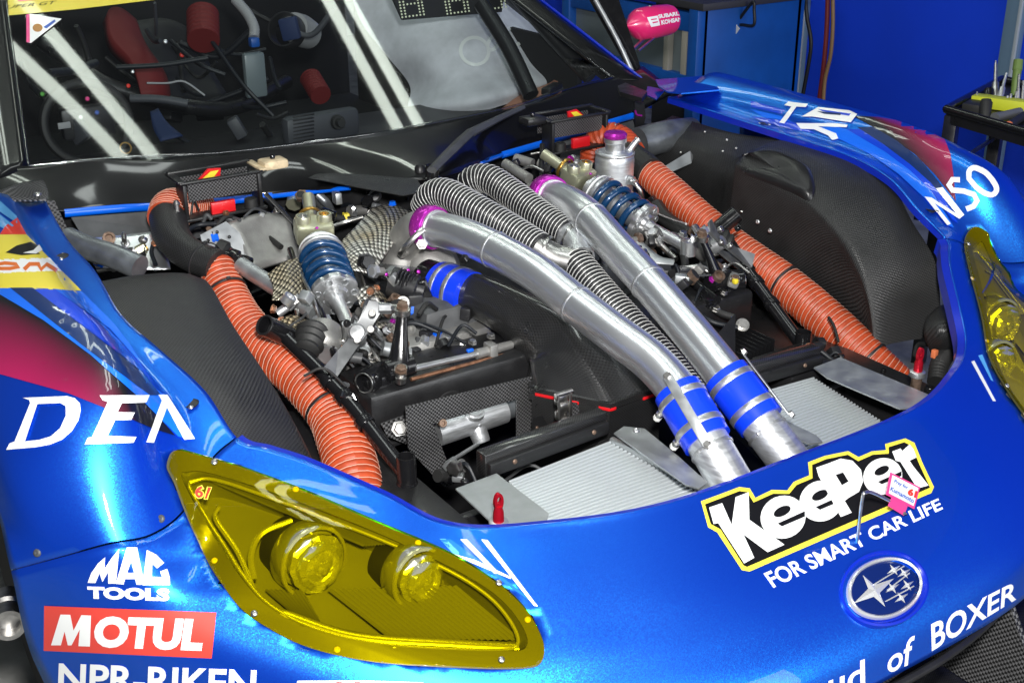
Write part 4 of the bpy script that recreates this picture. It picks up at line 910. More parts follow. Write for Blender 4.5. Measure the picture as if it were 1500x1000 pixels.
for q0, q1, r, mt, lb in ((P(365,540), P(480,515), .016, 'grey_grip', 'grey round torch lying on the cart'), (P(430,575), P(500,530), .014, 'black_rubber', 'black handled tool with an orange end on the cart')):
    a, b = U(*q0, z=tz+r), U(*q1, z=tz+r); o = tube('hand_tool', [a, a.lerp(b, .3), b], [r, r*.9, r*.95], mt, None, n=14, sub=4); tag(o, lb, 'tool')
    if mt == 'black_rubber': lathe('end_cap', a, a-b, [(0, r*.95), (.006, r*.9), (.008, 0)], 'orange_grip', o, 14)
# left front wheel arch behind the bumper corner (picture left edge)
lathe('tow_coupling', U(12, 880, y=.78), V(-.2,-1,.1), [(0,.03),(.02,.03),(.025,.036),(.05,.036),(.055,.03),(.09,.028),(.09,.02),(.07,.018),(.07,0)], 'steel', car, 24, 'bare metal coupling in the wheel arch')
lathe('front_tyre', V(-1.02, 1.02, .33), V(-1,0,0), [(-.12,.2),(-.13,.30),(-.11,.33),(.11,.33),(.13,.30),(.12,.2)], 'black_rubber', car, 48, 'black front tyre in the wheel arch')
# ---------------------------------------------------------------- strip lights, found by mirroring their streaks in the screen
def lamp_from(p0, p1, zc_, skin):
    out = []
    for p in (p0, p1):
        v = ray(*p).normalized(); h = skin.t.ray_cast(CAM, v)
        if h[0] is None: return None
        n = h[1] if h[1].dot(v) < 0 else -h[1]
        r = v-n*(2*v.dot(n)); out.append(h[0]+r*((zc_-h[0].z)/r.z))
    return out
# ================================================================ engine bay
SIDE = {-1: 'right', 1: 'left'}
def UL(pts): return [U(a, b, y=c) for a, b, c in pts]
# --- tub
box('bay_floor', (0, .85, .27), (1.8, 1.7, .02), 'dark_void', car, bev=0, label='dark undertray below the engine')
fwp = [V(-.9,1.66,.86), V(-.5,1.66,.84), V(-.3,1.63,.83), V(-.15,1.50,.86), V(0,1.42,.88)]; fwp = fwp+[MX(p, -1) for p in fwp[-2::-1]]
sheet('firewall', [fwp, [p+V(0,.02,-.2) for p in fwp], [p+V(0,.04,-.58) for p in fwp]], 4, 4, 'black_satin', car, label='black firewall behind the engine')
for s in (-1, 1):
    plate('side_closing_panel', [MX(p, s) for p in ((-.82,1.585,.88),(-.56,1.58,.855),(-.52,1.54,.79),(-.80,1.50,.80))], .003, 'dark_grey', car, label='dark grey panel under the cowl edge')
# --- wheel arch liners
LN = [[(.90,1.50,.90),(.84,1.49,.885),(.80,1.48,.85),(.79,1.48,.7),(.78,1.48,.45)],
 [(.905,1.25,.90),(.86,1.24,.885),(.80,1.22,.84),(.78,1.2,.7),(.77,1.2,.45)],
 [(.925,1.10,.912),(.84,1.085,.905),(.755,1.07,.875),(.725,1.06,.80),(.70,1.06,.45)],
 [(.928,1.04,.917),(.83,1.03,.917),(.733,1.02,.897),(.715,1.01,.83),(.73,1.01,.45)],
 [(.938,.84,.905),(.84,.835,.900),(.748,.83,.868),(.730,.82,.80),(.75,.81,.45)],
 [(.925,.70,.875),(.84,.70,.862),(.742,.705,.823),(.728,.70,.755),(.75,.69,.45)],
 [(.89,.60,.82),(.815,.60,.81),(.728,.615,.763),(.720,.61,.695),(.745,.6,.45)],
 [(.87,.50,.74),(.79,.53,.73),(.714,.55,.685),(.712,.55,.63),(.73,.55,.45)],
 [(.86,.45,.58),(.78,.48,.58),(.705,.50,.57),(.692,.50,.52),(.69,.5,.45)]]
zk = Z((900, 0), 2.5)
for s in (1, -1):
    rows = LN if s > 0 else [[(*p,) for p in r] for r in LN[2:]]
    if s < 0: rows[0] = [(.925,1.075,.80),(.84,1.075,.80),(.75,1.07,.78),(.72,1.06,.7),(.70,1.06,.45)]
    G = net([[MX(p, s) for p in r] for r in rows], 7, 8); vs, fs = grid_mesh(G, s > 0)
    rr = random.Random(3)
    ln = obj('wheel_liner', vs, fs, 'carbon', car, smooth=70, uv=grid_uv(G), label='black carbon liner over the %s front wheel' % SIDE[s])
    LSK = Skin(vs, fs)
    if s > 0: liner_r = ln
    if s > 0:
        out = [q[:2] for q in crom(zk((425,618),(440,588),(520,565),(600,572),(700,617),(728,652),(736,700),(712,738),(640,710),(520,668),(432,638),(425,618)), 4)][:-1]
        r0 = [LSK.hit(*p, -.002) for p in out]; r0 = [p for p in r0 if p is not None]; c = sum(r0, Vector())/len(r0)
        BUMP = (r0, c)
    if s < 0: continue
    r0, c = BUMP; r0 = [MX(p, s) for p in r0]; c = MX(c, s); nn = MX((-.35, -.35, 1), s).normalized(); n = len(r0)
    rr_ = [r0, [p.lerp(c, .06)+nn*.018 for p in r0], [p.lerp(c, .2)+nn*.028 for p in r0], [p.lerp(c, .6)+nn*.026 for p in r0]]
    vs = [p for r in rr_ for p in r]+[c+nn*.024]; fs = [(i*n+k, i*n+(k+1) % n, (i+1)*n+(k+1) % n, (i+1)*n+k) for i in range(3) for k in range(n)]+[(3*n+k, 3*n+(k+1) % n, 4*n) for k in range(n)]
    obj('liner_blister', vs, fs, 'black_satin', ln, smooth=True, label='raised smooth blister on the liner')
    for y, x, z in ((1.12, .80, .90), (1.2, .84, .90), (1.16, .79, .885), (.98, .70, .78), (1.3, .85, .90), (1.34, .80, .84)): bolt(MX((x-.002, y, z), s), MX((-.5, 0, .8), s), .004, 'steel', ln, 'rivet', 'rivet')
for q in ((1110,325), (1128,338), (1062,330)): bolt(U(*q, x=.70), V(-1,-.2,.2), .006, 'alu_machined', liner_r, 'rivet', 'rivet')
# black sheet corner and rubber seal in front of the left liner
sheet('lamp_back_cover', [[U(1360,470,y=.44), U(1380,452,y=.45), U(1402,445,y=.47)], [U(1358,490,y=.40), U(1385,480,y=.36), U(1408,470,y=.40)], [U(1365,520,y=.40), U(1390,515,y=.38), U(1412,505,y=.40)]], 5, 5, 'carbon', car, .01, label='crumpled carbon cover behind the left headlight')
tube('rubber_seal', UL([(1372,560,.33),(1378,530,.36),(1400,505,.40),(1416,500,.42)]), .020, 'black_rubber', car, n=14, rib=(.008, .08), step=.002, label='ribbed black rubber seal')
tube('black_lead', UL([(1340,520,.40),(1345,505,.42),(1362,505,.42),(1385,510,.40)]), .005, 'black_rubber', car, n=8)
box('amber_connector', U(1369,518,y=.37), (.012, .012, .02), 'orange_grip', car)
# --- orange brake duct hoses
def hose(name, pts, r, pitch, mt, wire, wmt, label, wr=.0009, rib=.025, noise=0.):
    o = tube(name, pts, r, mt, car, n=26, sub=12, rib=(pitch, -rib), step=pitch/6, label=label, noise=noise)
    rr = [q*(1+rib*.9) for q in (r if isinstance(r, (list, tuple)) else [r]*len(pts))]
    helix('hose_wire', pts, rr, pitch, wr, wmt, o); return o
HL = UL([(316,388,1.26),(332,428,1.20),(354,470,1.12),(392,512,1.02),(434,546,.93),(482,600,.82),(502,642,.74),(518,700,.65),(530,770,.57)])
HR = UL([(948,250,1.26),(985,283,1.16),(1030,322,1.05),(1080,364,.93),(1150,416,.775),(1215,472,.63),(1275,527,.51),(1318,562,.44)])
ho_l = hose('duct_hose', HL, [.038, .043, .046, .047, .048, .049, .051, .052, .052], .0125, 'orange', 0, 'orange_wire', 'orange wire-wound duct hose along the right side of the bay', noise=.012)
ho_r = hose('duct_hose', HR, [.040, .042, .040, .043, .047, .049, .046, .040], .0125, 'orange', 0, 'orange_wire', 'orange wire-wound duct hose along the left side of the bay', noise=.012)
def tie_at(pts, k, r, parent, mt='black_plastic', w=.006):
    p = pts[k]; d = pts[k+1]-pts[k-1]; ring('cable_tie', p, d, r, w, .0022, mt, parent, 40); _, s_, t_ = axes(d); box('tie_head', p+t_*(r+.003), (.007, .009, .006), mt, parent, d, bev=.001)
tie_at(HL, 5, .050, ho_l); tie_at(HR, 4, .049, ho_r); tie_at(HR, 6, .047, ho_r); tie_at(HL, 0+1, .0445, ho_l)
cl = tube('hose_cuff', UL([(247,320,1.46),(252,345,1.39),(274,370,1.31),(318,390,1.235)]), [.044, .041, .037, .037], 'carbon', car, n=26, label='black carbon cuff joining the right duct hose'); tie_at([V(*p) for p in UL([(275,370,1.30),(300,384,1.25),(318,392,1.21)])], 1, .0435, cl)
el = hose('duct_elbow', UL([(300,302,1.56),(272,302,1.53),(252,306,1.50),(246,322,1.46)]), [.034, .040, .046, .047], .0085, 'orange', 0, 'orange_wire', 'short orange elbow under the cowl edge')
cr_ = tube('hose_cuff', UL([(915,225,1.36),(930,234,1.31),(952,252,1.24)]), .040, 'black_rubber', car, n=26, label='black rubber cuff joining the left duct hose'); tie_at(UL([(925,230,1.33),(944,246,1.27),(952,252,1.24)]), 1, .0405, cr_)
er = hose('duct_elbow', UL([(868,235,1.48),(872,212,1.47),(890,200,1.44),(910,208,1.40),(925,228,1.34)]), [.034, .036, .038, .040, .040], .014, 'orange', 0, 'orange', 'orange elbow looping behind the header tank', rib=.06)
# --- black stays with their stubs
for s in (-1, 1):
    stb = empty('chassis_stay', parent=car); stb['label'] = 'black tubular stay on the %s side of the bay' % SIDE[s]
    a, b, c = MX((.591, .945, .765), s), MX((.55, .77, .691), s), MX((.522, .575, .597), s)
    tube('stay_tube', [a, b, c], .0155, 'black_gloss', stb, n=18, sub=4)
    for t, q in ((.95, .018), (.62, .0185), (.40, .0185)): 
        p = b.lerp(c, 1-t) if t > .5 else a.lerp(b, .8); ring('collar', p, c-a, .0155, .02, .003, 'black_gloss', stb)
    d = MX((.055, -.02, .045), s); tube('open_stub', [a-d*.3, a+d*.75], .0215, 'black_gloss', stb, n=24, sub=2, caps=False); ring('stub_lip', a+d*.75, d, .0175, .004, .004, 'black_satin', stb); lathe('stub_inside', a+d*.3, d, [(0, .0205), (.001, 0)], 'dark_void', stb)
    e = MX((.519, .57, .575), s); lathe('upright_stub', e, (0, 0, 1), [(0, .021), (.004, .0195), (.006, .0185), (.056, .0185), (.058, .018), (.058, .0155), (.02, .0155), (.02, 0)], 'black_gloss', stb, 28)
    # chassis rail below
    rl = box('chassis_rail', MX((.565, .60, .545), s), (.15, .75, .06), 'black_satin', car, bev=.006, label='black chassis rail under the stay')
    box('rail_gusset', MX((.50, .42, .545), s), (.10, .02, .05), 'black_satin', rl, bev=.003); bolt(MX((.60, .40, .577), s), (0,0,1), .006, 'black_gloss', rl); bolt(MX((.545, .46, .577), s), (0,0,1), .004, 'rust_steel', rl, 'rivet')
    plate('rail_web', [MX(p, s) for p in ((.50,.24,.56),(.64,.30,.56),(.64,.22,.60),(.52,.18,.60))], .004, 'alu_plate', rl)
    bolt(MX((.585, .262, .585), s), (0,0,1), .011, 'black_gloss', rl)
# --- silver boost pipes
def band(p, d, r, parent, w=.013): ring('clamp_band', p, d, r, w, .0016, 'alu_machined', parent, 44)
def pipe(pts, r, label, welds, low, cU, cL, s):
    o = tube('boost_pipe', pts, r, 'alu', car, n=40, sub=14, label=label)
    path, rad = spine(pts, r, 14)
    for k in welds:
        p = pts[k]; d = pts[min(k+1, len(pts)-1)]-pts[k-1]; d.normalize(); dd, s_, t_ = axes(d)
        lathe('weld_bead', p-d*.004, d, [(0, r-.002), (.001, r+.0008), (.004, r+.0019), (.007, r+.0008), (.008, r-.002)], 'alu_machined', o, 96, wob=lambda a: 1+.010*math.sin(a*46))
    d = (cL-cU); L = d.length; d.normalize()
    c = tube('silicone_coupler', [cU-d*.006, cU.lerp(cL, .5), cL+d*.008], [.0465, .0475, .0465], 'silicone_blue', car, n=44, sub=6, label='blue silicone coupler on the %s boost pipe' % SIDE[s])
    for t in (.16, .80):
        p = cU.lerp(cL, t); band(p, d, .0470, c); dd, s_, t_ = axes(d)
        q = p-s_*.040*s-t_*.026; lathe('clamp_screw', q-t_*.014, t_, [(0, .006), (.004, .0075), (.012, .0075), (.013, .004), (.03, .004)], 'steel', c, 14); lathe('clamp_nut', q-t_*.02, t_, [(0, .008), (.007, .008), (.007, 0)], 'white_plastic', c, 8)
    lo = tube('intake_pipe', [cU.lerp(cL, .7)]+low, [.040]*3, 'alu_brushed', car, n=40, sub=8, label='cast aluminium pipe entering the nose'); 
    lathe('weld_bead', low[0].lerp(low[1], .15)-d*.004, d, [(0, .038), (.002, .0415), (.005, .0425), (.008, .0415), (.010, .038)], 'alu_machined', lo, 80, wob=lambda a: 1+.014*math.sin(a*36))
    # strap across the coupler
    dd, s_, t_ = axes(d); u1 = cU-d*.02+t_*.041+s_*(-.032*s); l1 = cL+d*.03+t_*.039+s_*(-.032*s)
    m_ = u1.lerp(l1, .5); st_ = box('coupler_strap', m_, ((l1-u1).length, .019, .0022), 'alu_plate', c, (l1-u1), t_-s_*.8*s, bev=.0008)
    for q in (u1, l1): bolt(q+(t_-s_*.8*s).normalized()*.001, t_-s_*.8*s, .0065, 'steel', c, 'hex'); 
    return o
cU_l, cL_l = V(-.061, .336, .732), V(-.067, .25, .677); cU_r, cL_r = V(.061, .336, .732), V(.067, .25, .677)
PLf = UL([(632,333,1.085),(680,346,.97),(725,366,.866),(785,400,.74),(844,446,.619),(905,492,.50),(952,527,.42)])+[cU_l-(cL_l-cU_l)*.15, cU_l+(cL_l-cU_l)*.15]
PRt = UL([(805,287,1.085),(835,299,.98),(866,322,.866),(906,367,.745),(950,414,.619),(1000,472,.49),(1043,524,.39)])+[cU_r, cU_r+(cL_r-cU_r)*.15]
bp_l = pipe(PLf, .0395, 'polished boost pipe from the right turbo, with a threaded boss', (2, 4), [U(1037,648,y=.24), U(1078,718,y=.165)], cU_l, cL_l, -1)
bp_r = pipe(PRt, .0395, 'polished boost pipe from the left turbo', (2, 4), [U(1116,622,y=.24), U(1168,690,y=.165)], cU_r, cL_r, 1)
for pts, bo in ((PLf, bp_l), (PRt, bp_r)):
    d = pts[0]-pts[1]; ring('purple_clamp', pts[0]+d.normalized()*.004, d, .0405, .036, .0085, 'purple', bo, 44, 'purple anodised joint ring'); ring('pipe_lip', pts[0]-d.normalized()*.018, d, .0385, .008, .004, 'alu_machined', bo, 44)
    _, s_, t_ = axes(d)
    for k in range(10): a = k*math.pi/5; lathe('clamp_dimple', pts[0]+s_*(.0485*math.cos(a))+t_*(.0485*math.sin(a)), s_*math.cos(a)+t_*math.sin(a), [(0, .006), (.0012, .0052), (.0012, 0)], 'purple', bo, 14)
# boss on the pipe
q = U(686,372,y=.90); lathe('pipe_boss', q-V(-.02,.0,-.01), V(-1,-.6,-.3), [(-.01, .014), (.012, .013), (.014, .011)], 'alu_machined', bp_l, 20); lathe('boss_plug', q+V(-.012,-.008,-.004), V(-1,-.6,-.3), [(0, .010), (.010, .010), (.012, .0085), (.012, 0)], 'black_gloss', bp_l, 6, smooth=10)
# --- cast turbo elbows behind the rings
tb = empty('turbo_housing', parent=car); tb['label'] = 'grey cast turbo outlet below the purple ring'
tube('outlet_elbow', [PLf[0]+(PLf[0]-PLf[1]).normalized()*.012, U(607,338,y=1.14), U(592,365,y=1.18), U(588,405,y=1.18)], [.038, .042, .048, .056], 'cast', tb, n=30)
lathe('volute', U(628,395,y=1.13), V(-.5,-.6,.25), [(-.05, .03), (-.045, .06), (-.02, .072), (.01, .068), (.03, .045), (.04, .03)], 'cast', tb, 36)
ring('v_band', U(612,350,y=1.10), V(.3,-.5,-.5), .052, .012, .006, 'steel', tb); bolt(U(618,358,y=1.05), V(-.3,-.6,.4), .010, 'steel', tb, 'hex')
tb2 = tube('turbo_outlet', [PRt[0]+(PRt[0]-PRt[1]).normalized()*.012, U(786,291,y=1.14), U(776,305,y=1.17)], [.038, .042, .048], 'cast', car, n=24, label='grey cast turbo outlet of the left pipe')
# --- black wire-wound ducts meeting in a steel Y
DB1 = UL([(694,290,1.26),(690,268,1.24),(715,262,1.19),(750,284,1.11),(795,318,1.0),(830,342,.92)])
DB2 = UL([(622,305,1.24),(632,288,1.21),(655,284,1.16),(700,308,1.06),(745,334,.97),(792,364,.87)])
DB3 = UL([(842,382,.82),(880,428,.72),(925,478,.61),(965,520,.52),(1000,560,.44),(1022,590,.38)])
for pts, r, lb in ((DB1, .034, 'black wire-wound duct arching up beside the left boost pipe'), (DB2, .034, 'black wire-wound duct arching up beside the right boost pipe'), (DB3, .0345, 'black wire-wound duct running down between the boost pipes')):
    h_ = hose('breather_duct', pts, r, .0105, 'duct_black', 0, 'duct_wire', lb, wr=.0012, rib=.035)
yp = empty('duct_joint', parent=car); yp['label'] = 'bare steel Y piece joining the three black ducts'
tube('joint_leg', UL([(785,360,.885),(812,378,.85),(842,386,.815)]), [.030, .032, .033], 'steel', yp, n=28); tube('joint_leg', UL([(822,338,.94),(845,356,.88),(852,378,.83)]), [.030, .031, .030], 'alu_brushed', yp, n=28)
for q, d in (((800,368,.87), (.5,-.8,-.2)), ((834,348,.91), (.5,-.8,-.3)), ((852,388,.81), (.4,-.8,-.3))): ring('joint_clamp', U(q[0], q[1], y=q[2]), d, .0335, .012, .002, 'steel', yp)
# --- carbon airbox
abx = empty('airbox', parent=car); abx['label'] = 'black carbon airbox with red sealing strips'
FLG = [V(-.19,.635,.66), V(-.104,.488,.66), V(.03,.492,.66), V(.09,.60,.66), V(.05,.74,.66), V(-.10,.77,.66)]
def polyray(P, c, ang):
    d = V(math.cos(ang), math.sin(ang), 0); best = None
    for a, b in zip(P, P[1:]+P[:1]):
        e = b-a; den = d.x*e.y-d.y*e.x
        if abs(den) < 1e-9: continue
        w_ = a-c; t = (w_.x*e.y-w_.y*e.x)/den; u_ = (w_.x*d.y-w_.y*d.x)/den
        if t > 0 and -1e-6 <= u_ <= 1+1e-6: best = t if best is None else max(best, t)
    return c+d*best
fc = sum(FLG, Vector())/6; NS = 40
def circ(c, nrm, rx, rz):
    nrm = Vector(nrm).normalized(); A = V(1, .35, 0); A = (A-nrm*A.dot(nrm)).normalized(); B = A.cross(nrm); B = B if B.z > 0 else -B
    return [c+A*(rx*math.cos(2*math.pi*k/NS))+B*(rz*math.sin(2*math.pi*k/NS)) for k in range(NS)]
pol = [polyray(FLG, fc, -2*math.pi*k/NS) for k in range(NS)]
secs = [circ(U(676,428,y=.965), (.7,-.7,-.15), .048, .048), circ(U(705,436,y=.905), (.75,-.65,-.2), .048, .05), circ(U(748,458,y=.82), (.7,-.6,-.4), .052, .056), circ(U(795,490,y=.74), (.6,-.5,-.6), .066, .075),
        None, None, pol]
secs[4] = [a.lerp(b, .42)+V(0,0,.018) for a, b in zip(secs[3], pol)]; secs[5] = [a.lerp(b, .78)+V(0,0,.012) for a, b in zip(secs[3], pol)]
cols = list(zip(*secs)); cols = [crom(c, 6) for c in cols]; G = [[Vector(c[i]) for c in cols]+[Vector(cols[0][i])] for i in range(len(cols[0]))]
vs, fs = grid_mesh(G, True); obj('airbox_cover', vs, fs, 'carbon_gloss', abx, smooth=50, uv=[(j*.0085, i*.009) for i in range(len(G)) for j in range(len(G[0]))])
def polyprism(name, P, z0, z1, k, mt, parent):
    c = sum(P, Vector())/len(P); T = [V(c.x+(p.x-c.x)*k, c.y+(p.y-c.y)*k, z1) for p in P]; return plate(name, T, z1-z0, mt, parent, nrm=(0,0,1))
polyprism('airbox_flange', FLG, .650, .662, 1.05, 'carbon_gloss', abx); polyprism('airbox_flange', FLG, .634, .648, 1.04, 'carbon_gloss', abx); polyprism('airbox_base', FLG, .44, .634, 1.0, 'carbon_gloss', abx)
c_ = sum(FLG, Vector())/6
for a, b, t0, t1 in ((0, 1, .08, .62), (0, 1, .86, 1.), (1, 2, 0., .1), (1, 2, .6, .97)):
    k = lambda p: V(c_.x+(p.x-c_.x)*1.046, c_.y+(p.y-c_.y)*1.046, .649)
    p, q = k(FLG[a]).lerp(k(FLG[b]), t0), k(FLG[a]).lerp(k(FLG[b]), t1); box('sealing_strip', (p+q)/2, ((q-p).length, .004, .0065), 'red_tag', abx, q-p, bev=.001, label='red sealing strip')
# over-centre latch
lq = U(822,592,y=.54)
for i in range(6): box('latch_link', lq+V(.005*(i % 2), -.004*(i % 2), -.017*i+.012), (.030-.002*i, .012, .020), 'steel', abx, bev=.004)
for dx in (-.015, .015): tube('latch_wire', [lq+V(dx, -.010, .03), lq+V(dx*.8, -.014, -.04), lq+V(dx*.7, -.010, -.09)], .0032, 'steel', abx, n=8)
lathe('latch_pin', lq+V(-.02,-.008,.028), (1,0,0), [(0, .005), (.04, .005), (.04, 0)], 'steel', abx, 12); plate('latch_shield', [lq+V(.015,.004,.0), lq+V(.045,.004,-.01), lq+V(.05,.004,-.10), lq+V(.015,.004,-.09)], .003, 'carbon_mesh', abx)
# airbox coupler
k0_, k1_ = U(645,418,y=1.03), U(690,434,y=.935); d = (k1_-k0_).normalized()
cp = tube('silicone_coupler', [k0_, k0_.lerp(k1_, .5), k1_], [.055, .0565, .055], 'silicone_blue', car, n=44, sub=6, label='blue silicone coupler on the airbox elbow')
for t in (.22, .62):
    p = k0_.lerp(k1_, t); ring('clamp_band', p, d, .0562, .012, .0016, 'alu_machined', cp, 44); dd, s_, t_ = axes(d); q = p-s_*.0-t_*.0; q = U(655+t*42, 447+t*14, y=p.y-.035); lathe('clamp_screw', q-t_*.02, t_, [(0, .006), (.004, .0085), (.016, .0085), (.017, .005), (.036, .005)], 'steel', cp, 14)
tube('throttle_neck', [k0_-d*.045, k0_+d*.006], .050, 'black_gloss', car, n=36, sub=2, label='black throttle body neck')
# --- throttle motor / connectors
tm = empty('throttle_motor', parent=car); tm['label'] = 'black plastic throttle motor with plug'
plate('motor_plate', UL([(557,385,1.06),(616,392,1.06),(620,405,1.06),(612,415,1.06),(555,432,1.06)]), .003, 'clear_plate', tm); lathe('motor_can', U(592,418,y=1.03), V(.55,-.6,-.2), [(-.03, .034), (.0, .034), (.004, .030), (.03, .030), (.034, .024), (.05, .022), (.05, 0)], 'black_plastic', tm, 28)
box('motor_plug', U(608,450,y=.99), (.034, .04, .07), 'black_plastic', tm, V(1,-.4,0), bev=.004); box('motor_plug', U(620,425,y=1.0), (.03, .03, .05), 'black_gloss', tm, V(.8,-.4,.3), bev=.004); box('motor_plug', U(610,475,y=.98), (.022, .03, .05), 'black_plastic', tm, V(1,-.4,0), bev=.003)
for a in range(6): box('motor_fin', U(584+a*5, 404+a*2, y=1.01), (.003, .03, .03), 'black_plastic', tm, V(.55,-.6,-.2), bev=.001)
for q in ((566,402),(598,396),(613,398)): bolt(U(*q, y=1.05), V(-.2,-1,.3), .0045, 'purple', tm, 'rivet')
# --- dampers
def damper(s):
    o = empty('coilover_damper', parent=car); o['label'] = '%s coilover damper with a dark blue spring' % SIDE[s]
    T, B = MX((.392, 1.168, .826), s), MX((.424, 1.045, .783), s); d = (B-T).normalized(); L = (B-T).length; n = 17*3+14
    hp = []; dd, s_, t_ = axes(d)
    for i in range(n+1):
        a = 2*math.pi*i/17; t = i/n; tt = t if .06 < t < .94 else (.06*.6+t*.4 if t < .06 else .94*.6+t*.4); hp.append(T+d*(L*(.04+.92*tt))+s_*(.0455*math.cos(a))+t_*(.0455*math.sin(a)))
    tube('coil_spring', hp, .0088, 'spring_blue', o, n=12, sub=2, label='dark blue coil spring')
    lathe('damper_body', T-d*.05, d, [(0, .024), (.05, .024), (.06, .032), (.10, .032), (.105, .027), (.17, .027), (.175, .022)], 'alu_machined', o, 32)
    for k, r in ((-.034, .040), (-.020, .048), (-.006, .052)): lathe('spring_collar', T+d*(k-.004), d, [(0, r-.006), (.001, r), (.007, r), (.009, r-.003), (.009, .03)], 'alu_machined', o, 44)
    lathe('spring_collar', T-d*.022, d, [(0, .046), (.0, .0485), (.004, .0485), (.004, .046)], 'decal_white', o, 44)
    lathe('spring_seat', B-d*.006, d, [(0, .034), (0, .053), (.008, .0545), (.014, .053), (.017, .047), (.017, .030), (.024, .026), (.026, .018), (.05, .0145)], 'alu_machined', o, 72, wob=lambda a: 1-.06*max(0, math.sin(a*7))**2)
    for k in range(7): a = k*2*math.pi/7+.3; p = B+d*.0115+s_*(.041*math.cos(a))+t_*(.041*math.sin(a)); lathe('seat_pocket', p, d, [(0, .0085), (.0015, .0075), (.0005, .006), (.0005, 0)], 'alu_plate', o, 16)
    E_ = MX((.455, .905, .752), s); tube('damper_rod', [B+d*.01, E_], .0145, 'alu_machined', o, n=24, sub=2); lathe('rod_eye', E_+V(0,0,-.018), (0,0,1), [(0, .02), (.036, .02), (.036, .009), (0, .009)], 'alu_machined', o, 24)
    K = T-d*.088+V(0,0,.006); box('adjuster_block', K, (.056, .086, .05), 'adjuster', o, d, bev=.008, label='pale anodised adjuster block')
    for q in (-.021, .021):
        p = K+s_*q*1.15+t_*.014; lathe('adjuster_knob', p, t_+d*-.2, [(0, .0175), (.022, .0175), (.025, .016), (.025, .0118), (.0215, .011), (.0215, 0)], 'adjuster', o, 24); lathe('adjuster_dial', p+(t_-d*.2).normalized()*.0225, t_-d*.2, [(0, .0118), (.003, .0105), (.003, .004), (.001, .004), (.001, 0)], 'gold' if q < 0 else 'steel', o, 20)
    tube('reservoir_pipe', [K-d*.03, K-d*.11+V(-.01*s, 0, .01)], .015, 'adjuster', o, n=18, sub=2); ring('pipe_ring', K-d*.045, d, .026, .008, .004, 'gold', o, 30)
    bolt(K+t_*.03+d*.035, t_, .004, 'purple', o, 'rivet')
    return o
for s in (-1, 1): damper(s)
# --- rocker with its machined side plates and black arm
def rocker(s):
    o = empty('suspension_rocker', parent=car); o['label'] = 'machined %s suspension rocker with a black drop arm' % SIDE[s]
    z_ = Z((380, 440), 3.3333); fl_ = lambda p: MX(p, -s)
    A = [U(*p, y=yy) for p, yy in zip(z_((315,325),(370,385),(460,255),(552,125),(590,60),(580,5),(535,0),(505,70),(440,185),(385,240)), (.80,.79,.80,.81,.815,.82,.83,.83,.83,.82))]
    n = V(0,0,0)
    for a, b in zip(A, A[1:]+A[:1]): n += a.cross(b)
    n.normalize(); n = n if n.y < 0 else -n
    plate('rocker_plate', [fl_(p) for p in A], .007, 'alu_dull', o); plate('rocker_plate', [fl_(p-n*.030+V(-.01,0,.0)) for p in A], .006, 'alu_dull', o)
    for q in ((430,120),(552,72),(545,150),(480,200)): p = U(*z_(q)[0], y=.81)+n*.008; bolt(fl_(p), fl_(n), .0075, 'black_gloss' if q[0] in (430,) else 'steel', o)
    lathe('rocker_pivot', fl_(U(*z_((478,160))[0], y=.825)+n*.004), fl_(n), [(-.03, .018), (.003, .018), (.008, .014), (.010, 0)], 'alu_machined', o, 24)
    T = V(.394*s, .794, .826); Bq = fl_(U(*z_((680,330))[0], y=.76)); 
    tube('drop_arm', [T+V(0,0,-.006), T.lerp(Bq, .35), T.lerp(Bq, .8), Bq], [.011, .0135, .021, .028], 'black_gloss', o, n=16, sub=6, squash=.7)
    bolt(T+V(0,0,.002), V(0,-.2,1), .0105, 'rust_steel', o, 'hex'); lathe('rod_end', T+V(0,0,-.012), V(0,-.1,1), [(0, .016), (.012, .016), (.013, .010)], 'steel', o, 20)
    tube('rod_link', [T+V(0,0,-.004), fl_(U(*z_((540,20))[0], y=.86))], .009, 'steel', o, n=10, sub=2); lathe('link_nut', fl_(U(*z_((610,40))[0], y=.82)), fl_(V(1,-.2,-.15)), [(-.014, .011), (.014, .011), (.014, 0)], 'alu_machined', o, 6, smooth=10)
    # bearing housing of the anti-roll bar
    C = fl_(U(*z_((525,395))[0], y=.765)); ax = fl_(V(-1, -.55, .1)); hb = box('bearing_block', fl_(U(*z_((570,450))[0], y=.775)), (.05, .05, .085), 'black_gloss', o, (1,0,0), bev=.005)
    lathe('bearing_housing', C, ax, [(-.05, .026), (.008, .026), (.010, .024), (.010, .018), (-.02, .018), (-.02, 0)], 'black_gloss', o, 28); ring('bearing_race', C+ax.normalized()*.0102, ax, .0185, .003, .003, 'steel', o)
    bolt(fl_(U(*z_((570,385))[0], y=.75)), V(0,0,1), .0085, 'black_gloss', o); lathe('arb_end', Bq, V(s*1., 0, 0), [(-.03, .022), (.03, .022), (.033, .018), (.033, 0)], 'black_gloss', o, 24)
    bolt(fl_(U(*z_((690,345))[0], y=.725)), V(0,-.3,1), .0105, 'rust_steel', o, 'hex')
    lathe('boot_bellows', fl_(U(*z_((250,195))[0], y=.90)), fl_(V(-.55,-.6,-.3)), [(-.03, .03), (-.02, .036), (-.012, .03), (-.004, .034), (.004, .028), (.012, .031), (.02, .024), (.028, .026), (.034, .018), (.034, 0)], 'black_rubber', o, 28)
    lathe('hub_casting', fl_(U(*z_((300,230))[0], y=.90)), fl_(V(-.5,-.6,-.4)), [(-.05, .035), (-.01, .04), (.0, .037), (.008, .028), (.008, .016)], 'cast', o, 28)
    return o
for s in (-1, 1): rocker(s)
